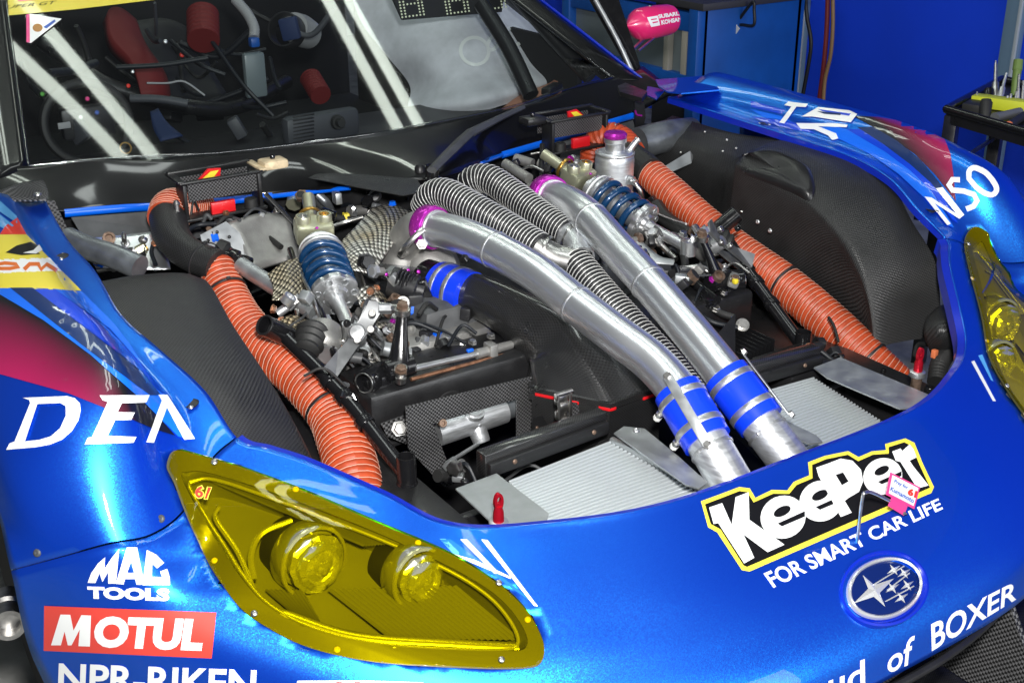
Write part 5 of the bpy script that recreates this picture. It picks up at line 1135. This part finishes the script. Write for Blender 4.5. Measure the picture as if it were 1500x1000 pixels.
# --- crossbeam, steering gear, bracket
bm_ = box('cross_beam', (0, .80, .628), (1.02, .15, .12), 'black_satin', car, bev=.012, label='black box section crossbeam'); 
z_ = Z((380, 440), 3.3333)
lathe('lightening_hole', V(U(*z_((930,490))[0], y=.722).x, .7235, U(*z_((930,490))[0], y=.722).z-.012), (0, -1, 0), [(0, .034), (.0022, .032), (.0022, .028), (-.004, .026), (-.004, 0)], 'dark_void', bm_, 30)
box('beam_flange', (0, .732, .572), (1.0, .02, .01), 'black_satin', bm_, bev=.002)
for x in (-.42, -.3, -.18, .2, .35): bolt((x, .80, .689), (0,0,1), .006, 'black_gloss', bm_, 'rivet')
def rod(pts, r, mt, label): return tube('link_rod', pts, r, mt, car, n=12, sub=3, label=label)
r1 = rod([U(*z_((760,330))[0], y=.74), U(*z_((1060,262))[0], y=.76)], .0062, 'alu_machined', 'thin adjuster rod above the crossbeam'); rod([U(*z_((740,385))[0], y=.735), U(*z_((1290,240))[0], y=.76)], .0042, 'copper', 'copper coloured rod above the crossbeam')
lathe('rod_end', U(*z_((690,340))[0], y=.735), V(0,-.2,1), [(-.008, .013), (.008, .013), (.009, .008)], 'steel', r1, 20); lathe('rod_end', U(*z_((690,385))[0], y=.73), V(0,-.2,1), [(-.006, .011), (.006, .011), (.007, .007)], 'steel', r1, 20)
sn = tube('position_sensor', [U(*z_((1060,262))[0], y=.76), U(*z_((1230,215))[0], y=.77)], [.011, .009], 'cast', car, n=16, sub=3, label='grey position sensor on the crossbeam')
for q in ((1040,210),(1130,180)): bolt(U(*z_(q)[0], y=.78), V(0,-.2,1), .008, 'steel', sn, 'hex')
box('sensor_clamp', U(*z_((1130,245))[0], y=.765), (.02, .03, .035), 'cast', sn, bev=.003); box('blue_clip', U(*z_((1028,243))[0], y=.75), (.014, .008, .006), 'blue_edge', sn, bev=.001)
bk = plate('carbon_bracket', [U(*p, y=.655) for p in z_((715,520),(1340,370),(1352,540),(1352,700),(1257,735),(1258,482),(848,602),(958,890),(905,912),(728,725))], .004, 'carbon_mesh', car, label='angular carbon bracket in front of the crossbeam', nrm=(0,-1,0))
rk = empty('steering_rack', parent=car); rk['label'] = 'bare aluminium steering rack housing'
a, b, c = U(638,634,y=.70), U(737,600,y=.70), U(775,588,y=.70); tube('rack_housing', [a, b], .0285, 'alu_brushed', rk, n=32, sub=3); tube('rack_sleeve', [b, c], .023, 'steel_tube', rk, n=28, sub=2); d = (b-a).normalized()
m_ = a.lerp(b, .55); lathe('rack_boss', m_+V(0,-.012,-.012), V(.05,-.55,-.8), [(0, .02), (.03, .018), (.034, .016), (.034, 0)], 'alu_brushed', rk, 24); lathe('rack_cap', m_+V(-.005,-.010,.020), V(0,-.35,.95), [(0, .023), (.008, .022), (.008, .017), (.012, .016), (.012, .009), (.009, .009), (.009, 0)], 'alu_machined', rk, 12, smooth=20)
bolt(U(647,619,y=.66), V(-.2,-1,.4), .0085, 'rust_steel', rk); lathe('rack_rib', m_+V(0,-.024,0), V(0,-1,0), [(0, .006), (.006, .004), (.006, 0)], 'alu_brushed', rk)
plate('inner_bracket', [U(*p, y=.60) for p in z_((1330,575),(1375,560),(1450,660),(1430,700),(1330,720))], .003, 'black_satin', car, label='small black bracket by the latch'); bolt(U(*z_((1355,620))[0], y=.598), (0,-1,0), .004, 'rust_steel', car.children[-1] if False else bk, 'rivet')
plate('carbon_gusset', [U(*p, y=.70) for p in z_((590,600),(700,560),(720,640),(720,700),(620,660))], .004, 'carbon_coarse', car, label='coarse carbon gusset beside the bracket'); bolt(U(*z_((680,625))[0], y=.69), V(-.2,-1,.5), .013, 'steel', bk, 'hex')
tube('convoluted_hose', UL([(745,665,.55),(730,690,.5),(715,705,.5)]), .012, 'black_rubber', car, n=14, rib=(.006,.08), step=.0015, label='black convoluted hose under the bracket')
tube('brace', UL([(660,675,.62),(700,650,.66)]), .004, 'alu_plate', car, n=8)
# --- radiators
def radiator(s):
    o = empty('radiator', parent=car); o['label'] = '%s side radiator with pale fin rows' % SIDE[s]
    BL, BR, FR_, FLq = V(-.392,.417,.615), V(-.150,.430,.618), V(-.10,.165,.590), V(-.395,.195,.585)
    f = lambda p: MX(p, -s)
    base = [p-V(0,0,.012) for p in (BL, BR, FR_, FLq)]; plate('radiator_core', [f(p) for p in base], .04, 'radiator_dark', o, nrm=(0,0,1))
    N = 27
    for i in range(N):
        t = (i+.5)/N; a, b = BL.lerp(FLq, t), BR.lerp(FR_, t); a, b = f(a), f(b); m_ = (a+b)/2-V(0,0,.008)
        box('fin_row', m_, ((b-a).length, .0046, .016), 'radiator', o, (b-a), bev=.001, seg=1)
    z3 = Z((600, 560), 2.5)
    plate('mounting_plate', [f(U(*p, z=.640)) for p in z3((168,388),(318,332),(510,478),(500,512),(340,522),(300,512))] if s < 0 else [U(*p, z=.640) for p in ((1192,538),(1231,523),(1366,580),(1345,596),(1318,598),(1212,553))], .003, 'alu_plate', o, nrm=(0,0,1), label='bare aluminium mounting plate'); bolt(f(V(-.481,.422,.638)), (0,0,1), .008, 'black_gloss', o, 'rivet')
    plate('mounting_plate', [f(U(*p, z=.640)) for p in z3((748,185),(785,160),(860,168),(985,270),(1090,365),(1060,388),(1010,372))], .003, 'alu_plate', o, nrm=(0,0,1), label='bare aluminium mounting plate'); bolt(f(U(*z3((830,176))[0], z=.641)), (0,0,1), .007, 'alu_machined', o, 'rivet')
    box('end_tank', f((BR+FR_)/2+V(.006,0,.004)), (.012, .27, .03), 'alu_plate', o, f(V(.05,-.26,0)).cross(V(0,0,1)), bev=.003)
    a, b = U(718,688,y=.46), U(890,618,y=.47)
    a, b = f(V(-.43,.45,.645)), f(V(-.14,.465,.645)); box('shroud', (a+b)/2, ((b-a).length, .03, .045), 'carbon_gloss', o, b-a, bev=.004, label='black carbon shroud strip'); box('shroud_lip', (a+b)/2+V(0,-.022,-.006), ((b-a).length*.97, .012, .026), 'black_satin', o, b-a, bev=.002)
    for t in (.2, .85): bolt(a.lerp(b, t)+V(0,-.029,-.002), (0,-1,.2), .005, 'rust_steel', o, 'rivet')
    return o
for s in (-1, 1): radiator(s)
# --- bonnet pins
for s in (-1, 1):
    o = empty('bonnet_pin', parent=car); o['label'] = 'red bonnet pin on a threaded post, %s side' % SIDE[s]
    b = MX((.52, .25, .575), s); lathe('post', b, (0,0,1), [(0, .011), (.075, .011), (.076, .009)], 'rust_steel', o, 22); lathe('lock_nut', b+V(0,0,.072), (0,0,1), [(0, .016), (.010, .0165), (.012, .014)], 'alu_machined', o, 24)
    lathe('pin_stem', b+V(0,0,.084), (0,0,1), [(0, .0095), (.018, .009), (.026, .0065), (.028, .0065)], 'red_anod', o, 22); t = b+V(0,0,.108)
    pts = []
    for i in range(25): a = -math.pi/2+i*math.pi/12; pts.append((.0085*math.cos(a), .013+.012*math.sin(a)))
    vs = []; n = 24
    for h in (-.0035, .0035):
        for k in range(n): a = 2*math.pi*k/n; vs.append(t+V(.0085*math.cos(a), h, .012+.0165*math.sin(a)))
        for k in range(n): a = 2*math.pi*k/n; vs.append(t+V(.0040*math.cos(a), h, .016+.0065*math.sin(a)))
    fs = []
    for k in range(n):
        k2 = (k+1) % n; fs += [(k, k2, n+k2, n+k), (2*n+k, 3*n+k, 3*n+k2, 2*n+k2), (k, 2*n+k, 2*n+k2, k2), (n+k, n+k2, 3*n+k2, 3*n+k)]
    obj('pin_eye', vs, fs, 'red_anod', o, smooth=30)
# --- bonnet catch boxes on the firewall
def catch(s):
    o = empty('bonnet_catch', parent=car); o['label'] = 'black mesh catch box with a red tag, %s side' % SIDE[s]
    f = lambda *p: MX(p, -s)
    x0, x1 = -.60, -.42
    for yy, nm in ((1.435, 'mesh_front'), (1.50, 'mesh_back')): plate(nm, [f(x0+.01,yy,.915), f(x1,yy,.915), f(x1,yy,.957), f(x0+.01,yy,.957)], .003, 'carbon_mesh', o, nrm=(0,-1,0))
    fr = 'tape' if s < 0 else 'black_satin'
    for a, b in (((x0-.01,1.43,.962),(x1+.01,1.43,.962)), ((x0-.01,1.51,.968),(x1+.01,1.51,.968))): box('frame_bar', (f(*a)+f(*b))/2, ((f(*b)-f(*a)).length, .014, .006), 'black_satin', o, f(*b)-f(*a), bev=.002)
    for xx in (x0-.005, x1+.012): box('frame_bar', f(xx,1.47,.965), (.018, .09, .006), fr if xx > x0 else 'black_satin', o, bev=.002)
    box('striker_pad', f(-.372,1.455,.968), (.062, .05, .022), fr, o, bev=.007, label='worn pad on the catch')
    bolt(f(-.372,1.455,.980), (0,0,1), .006, 'black_gloss', o)
    box('shelf', f(-.51,1.44,.877), (.20, .05, .006), 'black_satin', o, bev=.001); 
    for xx in (x0, x1): box('upright', f(xx,1.45,.915), (.008, .05, .085), 'black_satin', o, bev=.001)
    box('red_release', f(-.514,1.43,.893), (.058, .012, .028), 'red_tag', o, bev=.002, label='red release tag'); plate('red_lever', [f(-.56,1.47,.945), f(-.50,1.47,.945), f(-.495,1.47,.972), f(-.525,1.47,.975)], .006, 'red_tag', o); plate('lever_mark', [f(-.545,1.463,.955), f(-.515,1.463,.957), f(-.503,1.463,.970), f(-.522,1.463,.970)], .002, 'yellow_tag', o)
    lathe('catch_stop', f(-.445,1.43,.88), (0,0,1), [(0, .016), (.02, .015), (.022, .012), (.022, 0)], 'black_rubber', o, 20); lathe('fitting', f(-.625,1.42,.85), (0,0,1), [(0, .008), (.02, .008), (.022, .012), (.034, .012), (.036, .007), (.07, .006), (.072, .009), (.08, .004)], 'steel', o, 18)
    tube('support_leg', [f(x1+.02,1.45,.90), f(x1+.07,1.38,.82), f(x1+.10,1.32,.76)], .007, 'black_satin', o, n=8, squash=.6)
for s in (-1, 1): catch(s)
# --- header tank
ht = empty('header_tank', parent=car); ht['label'] = 'polished aluminium header tank with a purple cap'
c = U(899,282,y=1.27); lathe('tank_body', c-V(0,0,.02), (0,0,1), [(0, .050), (.11, .052), (.128, .050), (.134, .044), (.136, 0)], 'alu_brushed', ht, 40); t = c+V(0,0,.116)
lathe('tank_neck', t-V(0,0,.004), (0,0,1), [(0, .026), (.022, .026), (.026, .030), (.036, .030), (.038, .026)], 'alu_machined', ht, 28); lathe('tank_cap', t+V(0,0,.034), (0,0,1), [(0, .030), (.008, .031), (.014, .026), (.016, .012), (.016, 0)], 'purple', ht, 24)
tube('overflow_spigot', [t+V(.035,-.01,-.01), t+V(.062,-.02,.026)], [.010, .008], 'alu_machined', ht, n=14, sub=2); ring('spigot_barb', t+V(.06,-.019,.022), V(.6,-.2,.7), .006, .006, .004, 'alu_machined', ht)
ring('tank_weld', c+V(0,0,.108), (0,0,1), .0505, .006, .002, 'alu_machined', ht); sp = c+V(.012,-.05,.045); lathe('tank_fitting', sp, V(.2,-1,-.2), [(0, .013), (.012, .013), (.012, .009), (.022, .009), (.022, 0)], 'alu_machined', ht, 12); tube('braided_line', [sp+V(.004,-.018,-.004), sp+V(.015,-.03,-.03), sp+V(.03,-.02,-.08), sp+V(.035,.0,-.12)], .006, 'steel', ht, n=10)
# --- steering column / grey tubes on the right side of the bay
scn_ = empty('steering_column', parent=car); scn_['label'] = 'grey steering column with black universal joint'
a, b = U(352,388,y=1.22), U(462,458,y=1.0); tube('column_tube', [a, b], .0185, 'alu_plate', scn_, n=24, sub=3); lathe('joint_seal', U(330,371,y=1.30), V(.7,-.7,-.35), [(-.02, .027), (0, .027), (.004, .02), (.02, .014)], 'black_rubber', scn_, 24)
for k, q in enumerate(((340,378),(350,384),(358,388))): box('joint_yoke', U(*q, y=1.27-.02*k), (.03, .034, .036), 'black_gloss', scn_, V(.7,-.7,-.3), (0, k % 2, 1-k % 2+.01), bev=.006)
plate('bulkhead_plate', UL([(292,345,1.36),(330,325,1.38),(350,342,1.36),(372,392,1.32),(330,395,1.33),(300,372,1.34)]), .006, 'alu_plate', scn_); 
for q in ((305,352),(318,340),(336,347),(305,368)): bolt(U(*q, y=1.345), V(0,-1,.3), .004, 'black_gloss', scn_, 'rivet')
sheet('bulkhead_casting', [UL([(330,330,1.40),(380,315,1.42),(420,320,1.42)]), UL([(350,355,1.36),(390,345,1.38),(430,350,1.36)]), UL([(370,400,1.28),(400,390,1.3),(440,380,1.3)])], 5, 5, 'cast', car, .01, label='grey cast bulkhead part behind the damper')
tube('return_pipe', UL([(100,350,1.42),(125,362,1.36),(165,375,1.28),(205,392,1.22)]), .026, 'steel_tube', car, n=24, label='grey metal pipe behind the right liner')
sheet('foil_panel', [UL([(110,352,1.50),(180,345,1.50),(240,338,1.48)]), UL([(130,372,1.44),(190,372,1.44),(245,372,1.42)]), UL([(140,392,1.4),(200,395,1.38),(250,395,1.36)])], 6, 6, 'alu', car, .002, label='crinkled bright foil panel behind the right liner')
md = car.children[-1] if False else None
tube('brake_line', UL([(182,378,1.38),(200,370,1.38),(215,362,1.38)]), .009, 'gold', car, n=12, label='gold brake line union'); 
for q in ((188,378),(206,366)): lathe('line_nut', U(*q, y=1.37), V(1,0,.35), [(-.01,.013),(.01,.013),(.01,0)], 'adjuster', car, 6, smooth=10)
# --- heat shields
def shield(rows, mt, label): sheet('heat_shield', [UL(r) for r in rows], 9, 9, mt, car, .002, label=label)
shield([[(545,305,1.33),(572,300,1.32),(606,312,1.27)], [(522,332,1.27),(552,334,1.22),(592,335,1.20)], [(498,360,1.20),(528,368,1.14),(566,372,1.13)], [(506,392,1.10),(524,398,1.08),(545,402,1.08)]], 'heat_shield', 'bright dimpled heat shield beside the turbo')
shield([[(392,402,1.12),(415,385,1.14),(436,378,1.16)], [(400,420,1.08),(425,410,1.08),(445,405,1.1)], [(398,440,1.04),(430,440,1.03),(450,432,1.05)]], 'heat_shield_dark', 'browned dimpled heat shield above the steering column')
shield([[(400,478,.98),(425,462,1.0),(452,470,1.0)], [(412,492,.95),(440,482,.96),(460,488,.96)]], 'heat_shield_dark', 'browned dimpled heat shield below the steering column')
shield([[(520,425,1.05),(545,420,1.05),(570,440,1.04)], [(528,450,1.0),(555,448,1.0),(582,468,.99)], [(545,480,.93),(565,482,.93),(585,490,.93)]], 'heat_shield', 'bright dimpled heat shield behind the right rocker')
# --- right side clutter (picture right)
oc = empty('oil_cooler', parent=car); oc['label'] = 'black finned oil cooler beside the left boost pipe'
ob = box('cooler_block', U(1112,525,y=.62)-V(.02,0,.02), (.10, .15, .06), 'black_satin', oc, bev=.006)
for i in range(9): box('cooler_fin', U(1072+i*5.5, 520-i*3.6, y=.64)+V(-.01,0,-.012), (.003, .10, .045), 'black_gloss', oc, V(1,.0,0), bev=.0008)
box('cooler_box', U(1165,540,y=.50), (.16, .13, .05), 'black_satin', oc, bev=.01); lathe('cooler_fitting', U(1087,477,y=.68), V(-.4,-.6,.6), [(-.01,.016),(.008,.016),(.008,.011),(.02,.011),(.02,0)], 'steel', oc, 14)
plate('cooler_bracket', UL([(1050,490,.66),(1076,460,.68),(1076,520,.62),(1062,508,.63)]), .003, 'black_satin', oc)
box('control_unit', U(985,415,y=.86), (.10, .05, .08), 'black_plastic', car, V(.8,-.5,-.1), bev=.006, label='black control box beside the left rocker'); plate('slot', UL([(978,398,.83),(992,388,.83),(996,395,.83),(982,408,.83)]), .002, 'dark_void', car.children[0] if False else oc)
tube('drive_tube', UL([(905,300,1.22),(925,325,1.15),(930,345,1.1)]), .026, 'cast', car, n=20, label='grey cast tube below the header tank'); tube('drive_tube', UL([(930,360,1.0),(960,385,.93),(985,392,.9)]), .02, 'alu_plate', car, n=20, label='dull aluminium tube below the left damper')
tube('intake_runner', UL([(935,210,1.42),(975,200,1.42),(1012,195,1.44)]), .045, 'steel_tube', car, n=28, label='dull grey pipe behind the left liner'); plate('strap_bracket', UL([(972,245,1.30),(1010,222,1.30),(1015,230,1.30),(1012,240,1.28),(985,252,1.28)]), .004, 'alu_plate', car, label='bent grey strap behind the left hose')
for a, b in (((830,245,1.42),(790,240,1.5)), ((775,262,1.36),(740,240,1.46)), ((780,240,1.5),(755,232,1.55))): tube('cross_tube', UL([a, b]), .014, 'cast', car, n=14, sub=2, label='dull metal tube under the cowl')
box('pressure_sensor', U(1074,410,y=.74), (.026, .05, .026), 'cast', car, V(.7,-.6,-.3), bev=.006, label='brown sensor with a yellow mark'); box('sensor_mark', U(1077,412,y=.715), (.012, .012, .012), 'yellow_tag', car, bev=.003)
rnd = random.Random(11)
# small fittings, unions and wiring loom pieces told apart in the photograph
def loom(pts, r, mt, label, n=8): return tube('wiring_loom' if mt in ('cable_black', 'black_rubber') else 'pipe_line', UL(pts), r, mt, car, n=n, label=label)
for pts, r, mt in (([(318,312,1.44),(345,325,1.42),(370,345,1.4),(410,368,1.34)], .011, 'dark_grey'), ([(340,332,1.42),(380,340,1.4),(412,362,1.32)], .007, 'black_rubber'), ([(455,288,1.5),(470,305,1.46),(490,318,1.42),(520,322,1.38)], .009, 'black_rubber'),
   ([(465,285,1.52),(480,300,1.5),(488,322,1.45)], .012, 'steel_tube'), ([(430,300,1.52),(432,290,1.54)], .02, 'adjuster'), ([(478,335,1.38),(505,326,1.38),(532,318,1.36)], .006, 'steel'), ([(270,340,1.4),(290,330,1.42),(318,328,1.4)], .006, 'cable_black'), ([(225,355,1.42),(222,370,1.4),(228,388,1.36)], .005, 'cable_black'),
   ([(300,350,1.38),(315,342,1.36)], .010, 'black_gloss'), ([(425,365,1.22),(440,410,1.1),(468,450,.98),(490,520,.86)], .007, 'black_gloss'), ([(430,380,1.18),(455,430,1.02),(474,478,.93)], .004, 'steel'), ([(455,430,1.03),(448,460,1.0),(418,482,.96)], .003, 'dark_grey'),
   ([(470,470,.97),(478,500,.92),(480,520,.88)], .024, 'alu_plate'), ([(640,560,.80),(720,525,.82)], .0, None), ([(612,495,.9),(608,515,.88)], .006, 'dark_grey'), ([(625,470,.95),(622,505,.88)], .010, 'alu_brushed'), ([(640,470,.95),(650,490,.9),(645,512,.86)], .004, 'dark_grey'), ([(655,500,.88),(690,488,.9),(715,482,.92)], .010, 'alu_machined'), ([(640,455,1.0),(665,470,.97),(672,500,.9)], .008, 'cable_black'), ([(700,470,.95),(690,500,.9)], .005, 'cable_black'),
   ([(560,510,.88),(600,520,.86)], .016, 'alu_plate'), ([(500,520,.86),(530,525,.84)], .012, 'dark_grey'), ([(655,450,1.0),(660,470,.96),(640,490,.92)], .014, 'cast'), ([(700,455,1.0),(690,480,.95),(700,500,.9)], .012, 'cast'),
   ([(985,350,.98),(1000,370,.92),(1005,395,.86)], .010, 'black_rubber'), ([(955,345,1.02),(970,360,.98),(990,380,.92)], .008, 'steel'), ([(960,312,1.1),(985,322,1.0),(1005,328,.92)], .003, 'steel'), ([(950,370,.98),(955,395,.94),(970,420,.88)], .004, 'cable_black'), ([(1000,400,.86),(1030,425,.78),(1050,440,.72)], .012, 'black_gloss'), ([(1030,430,.78),(1050,455,.72),(1075,465,.68)], .009, 'black_rubber'), ([(1020,450,.76),(1040,470,.7),(1080,480,.66)], .006, 'cable_black'),
   ([(960,300,1.15),(975,320,1.1),(1010,345,1.0)], .02, 'black_rubber'), ([(1190,505,.50),(1210,520,.47),(1222,530,.45)], .006, 'cable_black'), ([(1180,505,.52),(1200,522,.48),(1218,535,.45)], .006, 'cable_black'), ([(1380,585,.28),(1365,575,.3),(1350,582,.28)], .004, 'cable_black')):
    if mt: loom(pts, r, mt, {'cable_black': 'thin black cable in the engine bay', 'black_rubber': 'black rubber hose in the engine bay', 'steel': 'thin bright metal line', 'cast': 'grey cast engine part'}.get(mt))
for q, r, mt, d in (((240,352,1.40), .010, 'purple', (1,0,.4)), ((312,350,1.36), .013, 'blue_edge', (.8,-.4,.2)), ((640,300,1.2), .012, 'steel', (.2,-.3,1)), ((575,300,1.3), .008, 'blue_edge', (0,0,1)), ((505,320,1.4), .012, 'yellow_tag', (1,-.2,.3)), ((535,385,1.1), .018, 'black_gloss', (0,-1,.4)), ((548,398,1.08), .009, 'copper', (.3,-1,.2)), ((640,490,.9), .010, 'blue_edge', (.2,-.3,1)), ((500,378,1.12), .010, 'rust_steel', (0,-1,.5)), ((398,452,1.03), .008, 'copper', (.6,-.6,-.2)), ((412,470,1.0), .008, 'copper', (0,-1,.3)),
   ((1000,345,.93), .010, 'steel', (0,-.2,1)), ((1012,352,.90), .012, 'alu_machined', (.7,-.5,0)), ((1045,372,.84), .010, 'steel', (0,-.2,1)), ((1060,392,.80), .009, 'steel', (0,-1,.2)), ((1035,445,.74), .018, 'black_gloss', (0,-.2,1)), ((1048,455,.72), .010, 'steel', (0,-.3,1)), ((1020,440,.78), .012, 'steel', (.5,-.5,.5)), ((1060,430,.74), .008, 'steel', (0,-.3,1)), ((732,218,1.6), .01, 'red_tag', (0,-1,.2)), ((860,262,1.3), .010, 'alu_machined', (0,-.3,1)), ((860,250,1.3), .012, 'steel', (0,-.3,1)), ((690,290,1.28), .006, 'black_gloss', (0,0,1))):
    bolt(U(q[0], q[1], y=q[2]), d, r, mt, car, 'hex', 'fitting')
# engine masses hidden deep between the parts
box('engine_block', (0, 1.12, .60), (.56, .42, .30), 'cast', car, bev=.03, label='dark engine block deep in the bay').data.materials[0] = MATS['dark_grey']
box('gearbox_cover', (-.25, 1.0, .62), (.25, .25, .16), 'cast', car, bev=.02, label='dark casting below the right damper'); box('gearbox_cover', (.30, 1.02, .60), (.25, .25, .16), 'dark_grey', car, bev=.02, label='dark casting below the left damper')
for i in range(46):
    s = rnd.choice((-1, 1)); x = s*rnd.uniform(.14, .62); y = rnd.uniform(.88, 1.45); z = rnd.uniform(.56, .74)
    k = rnd.random()
    if k < .4:
        a = V(x, y, z); tube('wiring_loom', [a, a+V(rnd.uniform(-.1,.1), rnd.uniform(-.1,.1), rnd.uniform(.0,.06)), a+V(rnd.uniform(-.18,.18), rnd.uniform(-.16,.16), rnd.uniform(-.05,.05))], rnd.uniform(.004,.010), rnd.choice(('cable_black','black_rubber','dark_grey','steel')), car, n=8)
    elif k < .7: bolt((x, y, z+.02), (rnd.uniform(-.4,.4), -.5, 1), rnd.uniform(.006,.014), rnd.choice(('steel','rust_steel','alu_machined','copper')), car, 'hex', 'fitting')
    else: box('housing', (x, y, z), (rnd.uniform(.03,.08), rnd.uniform(.03,.08), rnd.uniform(.02,.06)), rnd.choice(('cast','dark_grey','black_plastic','alu_plate')), car, (rnd.uniform(-1,1), rnd.uniform(-1,1), .2), bev=.006)

# CLUTTER: unions, clips, connectors and short lines packed round the engine
def scatter(x0, x1, y0, y1, d0, d1, n, seed):
    r_ = random.Random(seed)
    for i in range(n):
        px, py = r_.uniform(x0, x1), r_.uniform(y0, y1); p = U(px, py, y=r_.uniform(d0, d1)); k = r_.random()
        dv = V(r_.uniform(-1, 1), r_.uniform(-1, .2), r_.uniform(-.2, 1)).normalized()
        if k < .30:
            q = p+V(r_.uniform(-.09, .09), r_.uniform(-.09, .09), r_.uniform(-.03, .03)); m_ = p.lerp(q, .5)+V(0, 0, r_.uniform(.0, .035))
            tube('cable', [p, m_, q], r_.uniform(.0025, .0055), r_.choice(('cable_black', 'cable_black', 'black_rubber', 'dark_grey', 'steel')), car, n=8, sub=5)
        elif k < .45:
            L = r_.uniform(.025, .07); c = tube('hose_union', [p-dv*L*.5, p+dv*L*.5], r_.uniform(.007, .014), r_.choice(('alu_machined', 'cast', 'steel', 'black_rubber', 'alu_brushed')), car, n=14, sub=2)
            lathe('union_nut', p+dv*L*.3, dv, [(-.007, .012), (-.006, .0155), (.006, .0155), (.007, .012)], r_.choice(('alu_machined', 'steel', 'black_gloss', 'blue_edge', 'rust_steel')), c, 6, smooth=10)
        elif k < .72: bolt(p, dv if dv.z > 0 else -dv, r_.uniform(.005, .010), r_.choice(('steel', 'rust_steel', 'alu_machined', 'steel', 'black_gloss', 'purple', 'copper')), car, r_.choice(('hex', 'bolt')), 'fitting')
        elif k < .9: box('connector', p, (r_.uniform(.016, .04), r_.uniform(.014, .025), r_.uniform(.012, .03)), r_.choice(('black_plastic', 'black_gloss', 'cast', 'black_plastic', 'alu_plate')), car, dv, bev=.003)
        else: lathe('bush', p, dv, [(-.009, .010), (-.009, .014), (.009, .014), (.009, .009), (.003, .008), (.003, 0)], r_.choice(('cast', 'alu_machined', 'black_satin', 'rust_steel')), car, 20)
for a in ((385, 480, 430, 480, .98, 1.05, 12, 1), (470, 520, 490, 540, .86, .95, 12, 2), (500, 640, 470, 535, .88, .98, 55, 3), (620, 760, 450, 515, .90, 1.0, 60, 4), (535, 600, 440, 500, .92, 1.0, 26, 31), (640, 760, 500, 525, .84, .9, 16, 32), (870, 960, 350, 420, .9, 1.0, 20, 33), (285, 420, 300, 345, 1.40, 1.46, 20, 5), (440, 600, 285, 335, 1.34, 1.46, 26, 6), (940, 1080, 330, 400, .95, 1.05, 30, 7), (985, 1100, 395, 470, .74, .84, 34, 8), (735, 880, 225, 285, 1.36, 1.48, 30, 9), (150, 250, 345, 392, 1.36, 1.44, 12, 10), (525, 600, 395, 470, 1.0, 1.08, 18, 12), (640, 760, 650, 720, .5, .56, 8, 13), (880, 960, 290, 350, 1.1, 1.2, 14, 14), (1180, 1230, 500, 535, .47, .52, 6, 15), (490, 560, 560, 610, .74, .78, 8, 16)): scatter(*a)
# CABIN: looms, boxes and brackets behind the screen
for a in ((190, 480, 40, 165, 2.5, 2.75, 18, 21), (60, 200, 90, 200, 2.3, 2.5, 8, 22), (230, 450, 150, 205, 2.15, 2.35, 6, 23)):
    r_ = random.Random(a[7])
    for i in range(a[6]):
        p = U(r_.uniform(a[0], a[1]), r_.uniform(a[2], a[3]), y=r_.uniform(a[4], a[5])); k = r_.random()
        if k < .55:
            q = p+V(r_.uniform(-.25, .25), r_.uniform(-.15, .15), r_.uniform(-.15, .15)); tube('cabin_harness', [p, p.lerp(q, .5)+V(0, 0, r_.uniform(-.08, .02)), q], r_.uniform(.004, .012), r_.choice(('cable_black', 'black_rubber', 'dash_grey', 'black_rubber')), car, n=8, sub=6)
        elif k < .85: box('cabin_box', p, (r_.uniform(.03, .10), r_.uniform(.03, .06), r_.uniform(.03, .09)), r_.choice(('black_plastic', 'black_rubber', 'dash_grey', 'belt_blue', 'dash_grey')), car, (r_.uniform(-1, 1), r_.uniform(-1, 1), r_.uniform(-.3, .3)), bev=.006)
        else: bolt(p, V(r_.uniform(-.5, .5), -1, .3), r_.uniform(.005, .009), r_.choice(('steel', 'decal_scarlet', 'alu_machined', 'yellow_tag')), car, 'rivet', 'button')
# ceiling strip lights of the garage, seen mirrored in the screen and the paint
for a, b in (((-.88,4.4),(-.02,2.55)), ((-.56,4.4),(.10,2.55)), ((1.32,4.4),(1.50,2.5)), ((1.46,4.4),(1.66,2.5))):
    t = tube('ceiling_tube', [V(*a, 3.4), V(*b, 3.4)], .034, 'tube_light', None, n=12, sub=2)
    tag(t, 'white fluorescent strip light hanging above the car', 'strip light', 'strip lights above the car')
